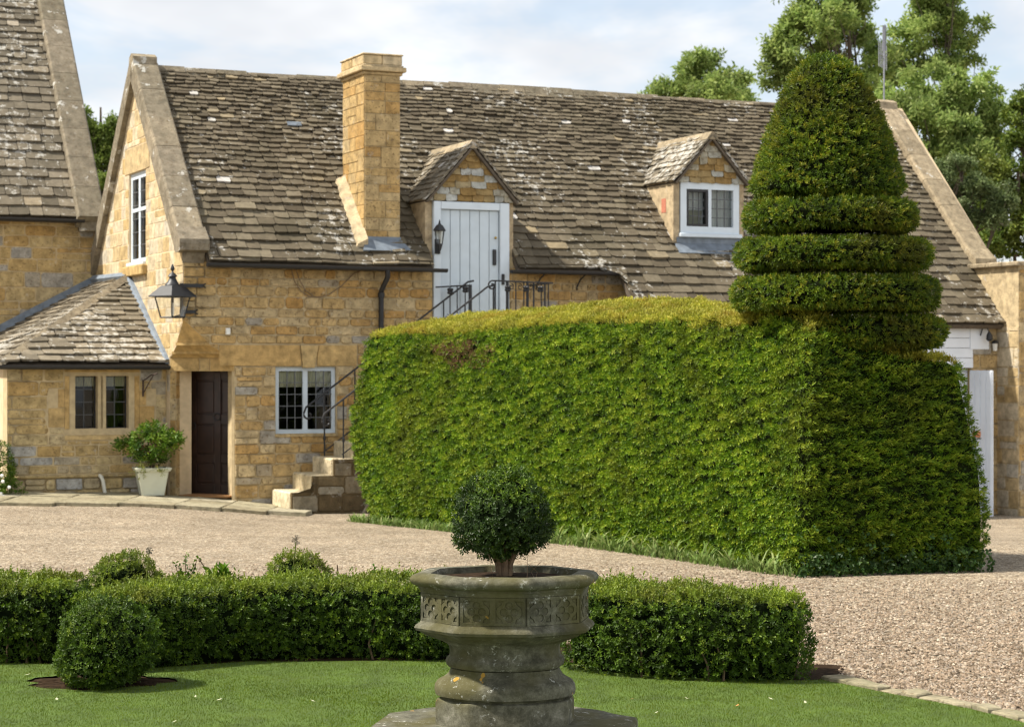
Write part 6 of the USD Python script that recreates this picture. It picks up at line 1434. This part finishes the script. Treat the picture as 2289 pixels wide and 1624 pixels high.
g_, t_ = sprigs(np.repeat(pe[None], 16, 0) + ns.normal(0, .02, (16, 3)) - [0, 0, .03], np.repeat([[0, 0, 1.]], 16, 0), ns, 5, .10, .034, .05, out=.9, rand=.45, spread=.6)
part(t, 'foliage', g_, 'shrub_leaf', t_, kind='stuff'); part(t, 'stem', tube([(pe[0], 15.0, 0), pe], .008, 5), 'bark')
t = thing('seed_stalk', 'dark leaning seed stalk above the hedge beside the rose shoots', 'stalk', (pe[0], 15.0, 0)); e = at_d(447, 1252, 15.1)
part(t, 'stalk', tube([at_d(478, 1296, 15.1), e], .004, 5), 'bark'); part(t, 'seed_pod', trimesh.creation.icosphere(1, .011).apply_translation(e), 'bark')
t = thing('seed_stalk', 'short upright dark seed spike over the hedge right of the smaller mound', 'stalk', at_d(755, 1290, 15.0) * [1, 1, 0])
part(t, 'stalk', tube([at_d(756, 1300, 15.0), at_d(754, 1262, 15.0)], .003, 4), 'bark'); part(t, 'seed_pod', tube([at_d(755, 1286, 15.0), at_d(754, 1262, 15.0)], [.009, .005], 5), 'bark')
# fallen leaves on the grass
for k, (x, y, m, lb) in enumerate(((437, 1556, 'pale_leaf', 'pale petal on the grass, first right of the soil disc'), (490, 1563, 'pale_leaf', None), (700, 1566, 'pale_leaf', None), (390, 1612, 'pale_leaf', None), (127, 1562, 'pale_leaf', None), (62, 1507, 'pale_leaf', None),
        (1648, 1576, 'orange_leaf', 'orange leaf on the grass before the right hedge'), (1413, 1562, 'orange_leaf', None), (1535, 1560, 'pale_leaf', None), (1723, 1561, 'pale_leaf', None), (1467, 1592, 'pale_leaf', None), (1800, 1569, 'pale_leaf', None))):
    c = G(x, y, .035); a = ns.uniform(0, 6); r = ns.uniform(.014, .022); e = np.array([math.cos(a), math.sin(a), 0]); f_ = np.array([-math.sin(a), math.cos(a), .3])
    _w = ['right of the soil disc', 'just right of the first petal by the soil disc', 'between the clipped ball and the urn', 'at the bottom edge left of the urn slab', 'before the soil disc on its left', 'at the left edge near the low hedge', 'before the right hung hedge', 'right of the urn slab', 'before the middle of the right hedge', 'before the right hedge near its end', 'low on the grass right of the urn slab', 'near the end of the right hedge'][k].replace('right hung hedge', 'right hedge')
    single('fallen_leaf', (np.array([c - e * r, c + f_ * r * .5, c + e * r + [0, 0, .01], c - f_ * r * .5 + [0, 0, .006]]), np.array([[0, 1, 2], [0, 2, 3]])), m, ('pale fallen petal on the grass ' if m == 'pale_leaf' else 'orange fallen leaf on the grass ') + _w, 'fallen leaf', group='pale petals on the lawn' if m == 'pale_leaf' else 'orange leaves on the lawn')

# ---- stone edging between lawn and gravel
ed = thing('stone_edging', 'curved line of flat grey stones between the lawn and the gravel', 'edging', (edge_pts[3][0], edge_pts[3][1], 0))
el = LineString([tuple(p) for p in edge_pts]); er = random.Random(12); s_ = .0
while s_ < el.length - .1:
    w_ = er.uniform(.16, .34); a, b = np.array(el.interpolate(s_ + .006).coords[0]), np.array(el.interpolate(s_ + w_ - .006).coords[0])
    t_ = unit(b - a); n_ = np.array([-t_[1], t_[0]]); dp = er.uniform(.10, .16); hz = er.uniform(.028, .05)
    o = [a + n_ * er.uniform(-.015, .015), (a + b) / 2 + n_ * er.uniform(-.02, .005), b + n_ * er.uniform(-.015, .015), b + n_ * dp * er.uniform(.8, 1.1), (a + b) / 2 + n_ * dp * 1.1, a + n_ * dp * er.uniform(.8, 1.1)]
    o = np.array(o); cen_ = o.mean(0); tz = [hz + er.uniform(-.006, .006) for _ in o]
    part(ed, 'stone', rings([np.column_stack([o, np.full(6, -.05)]), np.column_stack([o, np.array(tz) - .008]), np.column_stack([cen_ + (o - cen_) * .9, tz])]), 'flag_stone', .45 * er.random())
    s_ += w_

# ================================================================ trees beyond the roofs
nt2 = np.random.default_rng(303)
def tree(name, label, base, top_c, blobs, leaf, n_per, mat_, barkm='dark_bark', trunk_r=.2, drop=.0, wide=.42, fill=.25, limbs=True):
    """blobs: (centre, radii) of leaf masses. Trunk and limbs run to each blob."""
    T = thing(name, label, 'tree', tuple(base))
    b = np.array(base, float); tc = np.array(top_c, float)
    P0, N0 = [], []
    wood = MB()
    mid = b + (tc - b) * .45 + nt2.normal(0, .2, 3) * [1, 1, 0]
    part(T, 'trunk', tube([b, b + (mid - b) * .5, mid, mid + (tc - mid) * .5, tc], [trunk_r, trunk_r * .8, trunk_r * .62, trunk_r * .4, trunk_r * .12], 9), barkm, smooth=50)
    for c, r in blobs:
        c, r = np.array(c, float), np.array(r, float)
        if limbs:
            s0 = b + (tc - b) * nt2.uniform(.35, .75); k1 = s0 + (c - s0) * .5 + nt2.normal(0, .25, 3)
            wood.add(tube([s0, k1, c], [trunk_r * .28, trunk_r * .16, trunk_r * .04], 6))
            for _ in range(4):
                e = c + unit(nt2.normal(0, 1, 3)) * r * .85; m_ = k1 + (c - k1) * nt2.uniform(.2, .9)
                wood.add(tube([m_, (m_ + e) / 2 + nt2.normal(0, .12, 3), e], [trunk_r * .12, trunk_r * .07, trunk_r * .02], 5))
        n = int(2.9 * n_per * (r[0] * r[1] * r[2]) ** (2 / 3))
        nc = max(12, int(26 * (r[0] * r[2])))
        cd = unit(nt2.normal(0, 1, (nc, 3))); cp = c + cd * r * (nt2.uniform(.15, 1.12, (nc, 1)) ** .7)
        cr = .21 * r.mean() * nt2.uniform(.6, 1.3, nc)
        ids = nt2.integers(0, nc, n); dd = unit(nt2.normal(0, 1, (n, 3)))
        p = cp[ids] + dd * (cr[ids] * (fill + (1 - fill) * nt2.random(n) ** .45))[:, None] * [1.15, 1.15, .8]
        P0.append(p); N0.append(dd)
    if limbs: part(T, 'limb', wood.get(), barkm, kind='stuff')
    P0, N0 = np.vstack(P0), np.vstack(N0)
    g_, t_ = sprigs(P0, N0, nt2, 5, leaf, leaf * wide, leaf * 1.2, out=.5, tang=(0, 0, -drop), rand=.6, spread=.9)
    part(T, 'crown', g_, mat_, t_, kind='stuff')
    return T
def PD(px, py, d): return np.array([(px - CX) / FPX * d, d, EYE + (CY - py) * d / FPX])
def blob(px, py, rx, rz, d, dz=0): return (PD(px, py, d) + [0, dz, 0], (rx * d / FPX, rx * d / FPX, rz * d / FPX))
d = 62
tree('ash_tree', 'pale green airy tree rising behind the ridge, left of the topiary', PD(1570, 1010, d), PD(1585, 150, d), [blob(1580, 160, 62, 48, d), blob(1520, 195, 50, 34, d), blob(1640, 175, 42, 42, d, 1), blob(1470, 215, 36, 24, d), blob(1600, 225, 90, 34, d, -1), blob(1660, 225, 40, 22, d)], .17, 330, 'ash_leaf', drop=.2)
d = 54
tree('ash_tree', 'tall airy ash tree behind the topiary, sky showing through its crown', PD(1930, 1030, d), PD(1890, -40, d), [blob(1800, 60, 70, 50, d), blob(1760, 120, 55, 40, d), blob(1850, 10, 80, 46, d), blob(1920, 40, 60, 50, d, 1), blob(1745, 175, 42, 30, d), blob(1860, 110, 60, 40, d, 1), blob(1960, 120, 60, 40, d), blob(1820, -40, 90, 50, d), blob(1935, 190, 60, 40, d), blob(1850, 60, 50, 40, d, -1), blob(1790, 150, 40, 30, d), blob(1730, 130, 30, 40, d)], .155, 330, 'ash_leaf', drop=.25, trunk_r=.22)
tree('ash_tree', 'second tall ash tree at the upper right, its crown cut by the frame', PD(2100, 1030, d + 3), PD(2120, -60, d + 3), [blob(2080, 20, 70, 55, d + 3), blob(2140, 60, 55, 55, d + 3), blob(2040, 90, 60, 40, d + 3), blob(2120, -30, 70, 50, d + 3), blob(2155, 120, 34, 34, d + 3), blob(2020, 150, 60, 40, d + 3), blob(2100, 140, 50, 30, d + 3)], .16, 330, 'ash_leaf', drop=.2, trunk_r=.22)
d = 49
tree('lime_tree', 'dense mid green tree with rounded crown behind the right gable', PD(2090, 1040, d), PD(2080, 240, d), [blob(2080, 210, 90, 60, d), blob(2160, 250, 80, 70, d), blob(2040, 270, 70, 60, d, -1), blob(2120, 330, 100, 70, d, -1), blob(2200, 330, 55, 70, d), blob(2050, 380, 80, 70, d), blob(2180, 420, 80, 70, d), blob(2210, 190, 22, 34, d), blob(1990, 240, 50, 60, d, 1), blob(2110, 460, 90, 60, d)], .14, 560, 'ash_leaf', drop=.2)
d = 43
tree('apple_tree', 'pale grey green small tree beside the right gable coping', PD(2150, 1060, d), PD(2150, 360, d), [blob(2120, 370, 46, 44, d), blob(2160, 420, 50, 44, d), blob(2200, 470, 50, 46, d), blob(2140, 480, 50, 50, d), blob(2240, 450, 36, 40, d)], .09, 900, 'apple_leaf')
d = 46
tree('yew_tree', 'dark yew tree at the right edge behind the coped wall', PD(2275, 1060, d), PD(2280, 200, d), [blob(2270, 250, 36, 50, d), blob(2285, 330, 50, 60, d), blob(2250, 420, 60, 60, d), blob(2290, 480, 60, 70, d), blob(2240, 530, 70, 50, d), blob(2330, 300, 60, 90, d), blob(2180, 545, 60, 40, d), blob(2330, 420, 60, 90, d)], .11, 700, 'dark_leaf', fill=.4)
d = 52
tree('conifer', 'bright green conifer in the gap between the two houses', PD(225, 1040, d), PD(225, 240, d), [blob(195, 290, 34, 40, d), blob(235, 300, 36, 40, d), blob(210, 360, 48, 50, d), blob(250, 350, 34, 46, d), blob(215, 430, 60, 60, d), blob(262, 300, 20, 34, d), blob(180, 260, 22, 30, d), blob(225, 510, 60, 60, d), blob(190, 340, 30, 50, d)], .10, 900, 'far_leaf', fill=.4)
# a belt of trees beyond, closing the horizon to left and right
hb = MB(); hbt = []
for k in range(46):
    x = -75 + 150 * k / 45 + nt2.uniform(-1.5, 1.5); y = 95 + nt2.uniform(-8, 8); r = nt2.uniform(2.4, 3.6)
    n = 150; dd = unit(nt2.normal(0, 1, (n, 3))); p = np.array([x, y, r * .55]) + dd * r * nt2.uniform(.7, 1.0, (n, 1)) * [1, 1, .75]
    g_, t_ = sprigs(p, dd, nt2, 3, .8, .5, .5, out=.5, rand=.6, spread=.9); hb.add(g_, t_)
single('tree_belt', hb.get(), 'far_leaf', 'far belt of trees closing the horizon', 'wood', tint=hb.tint(), kind='stuff')
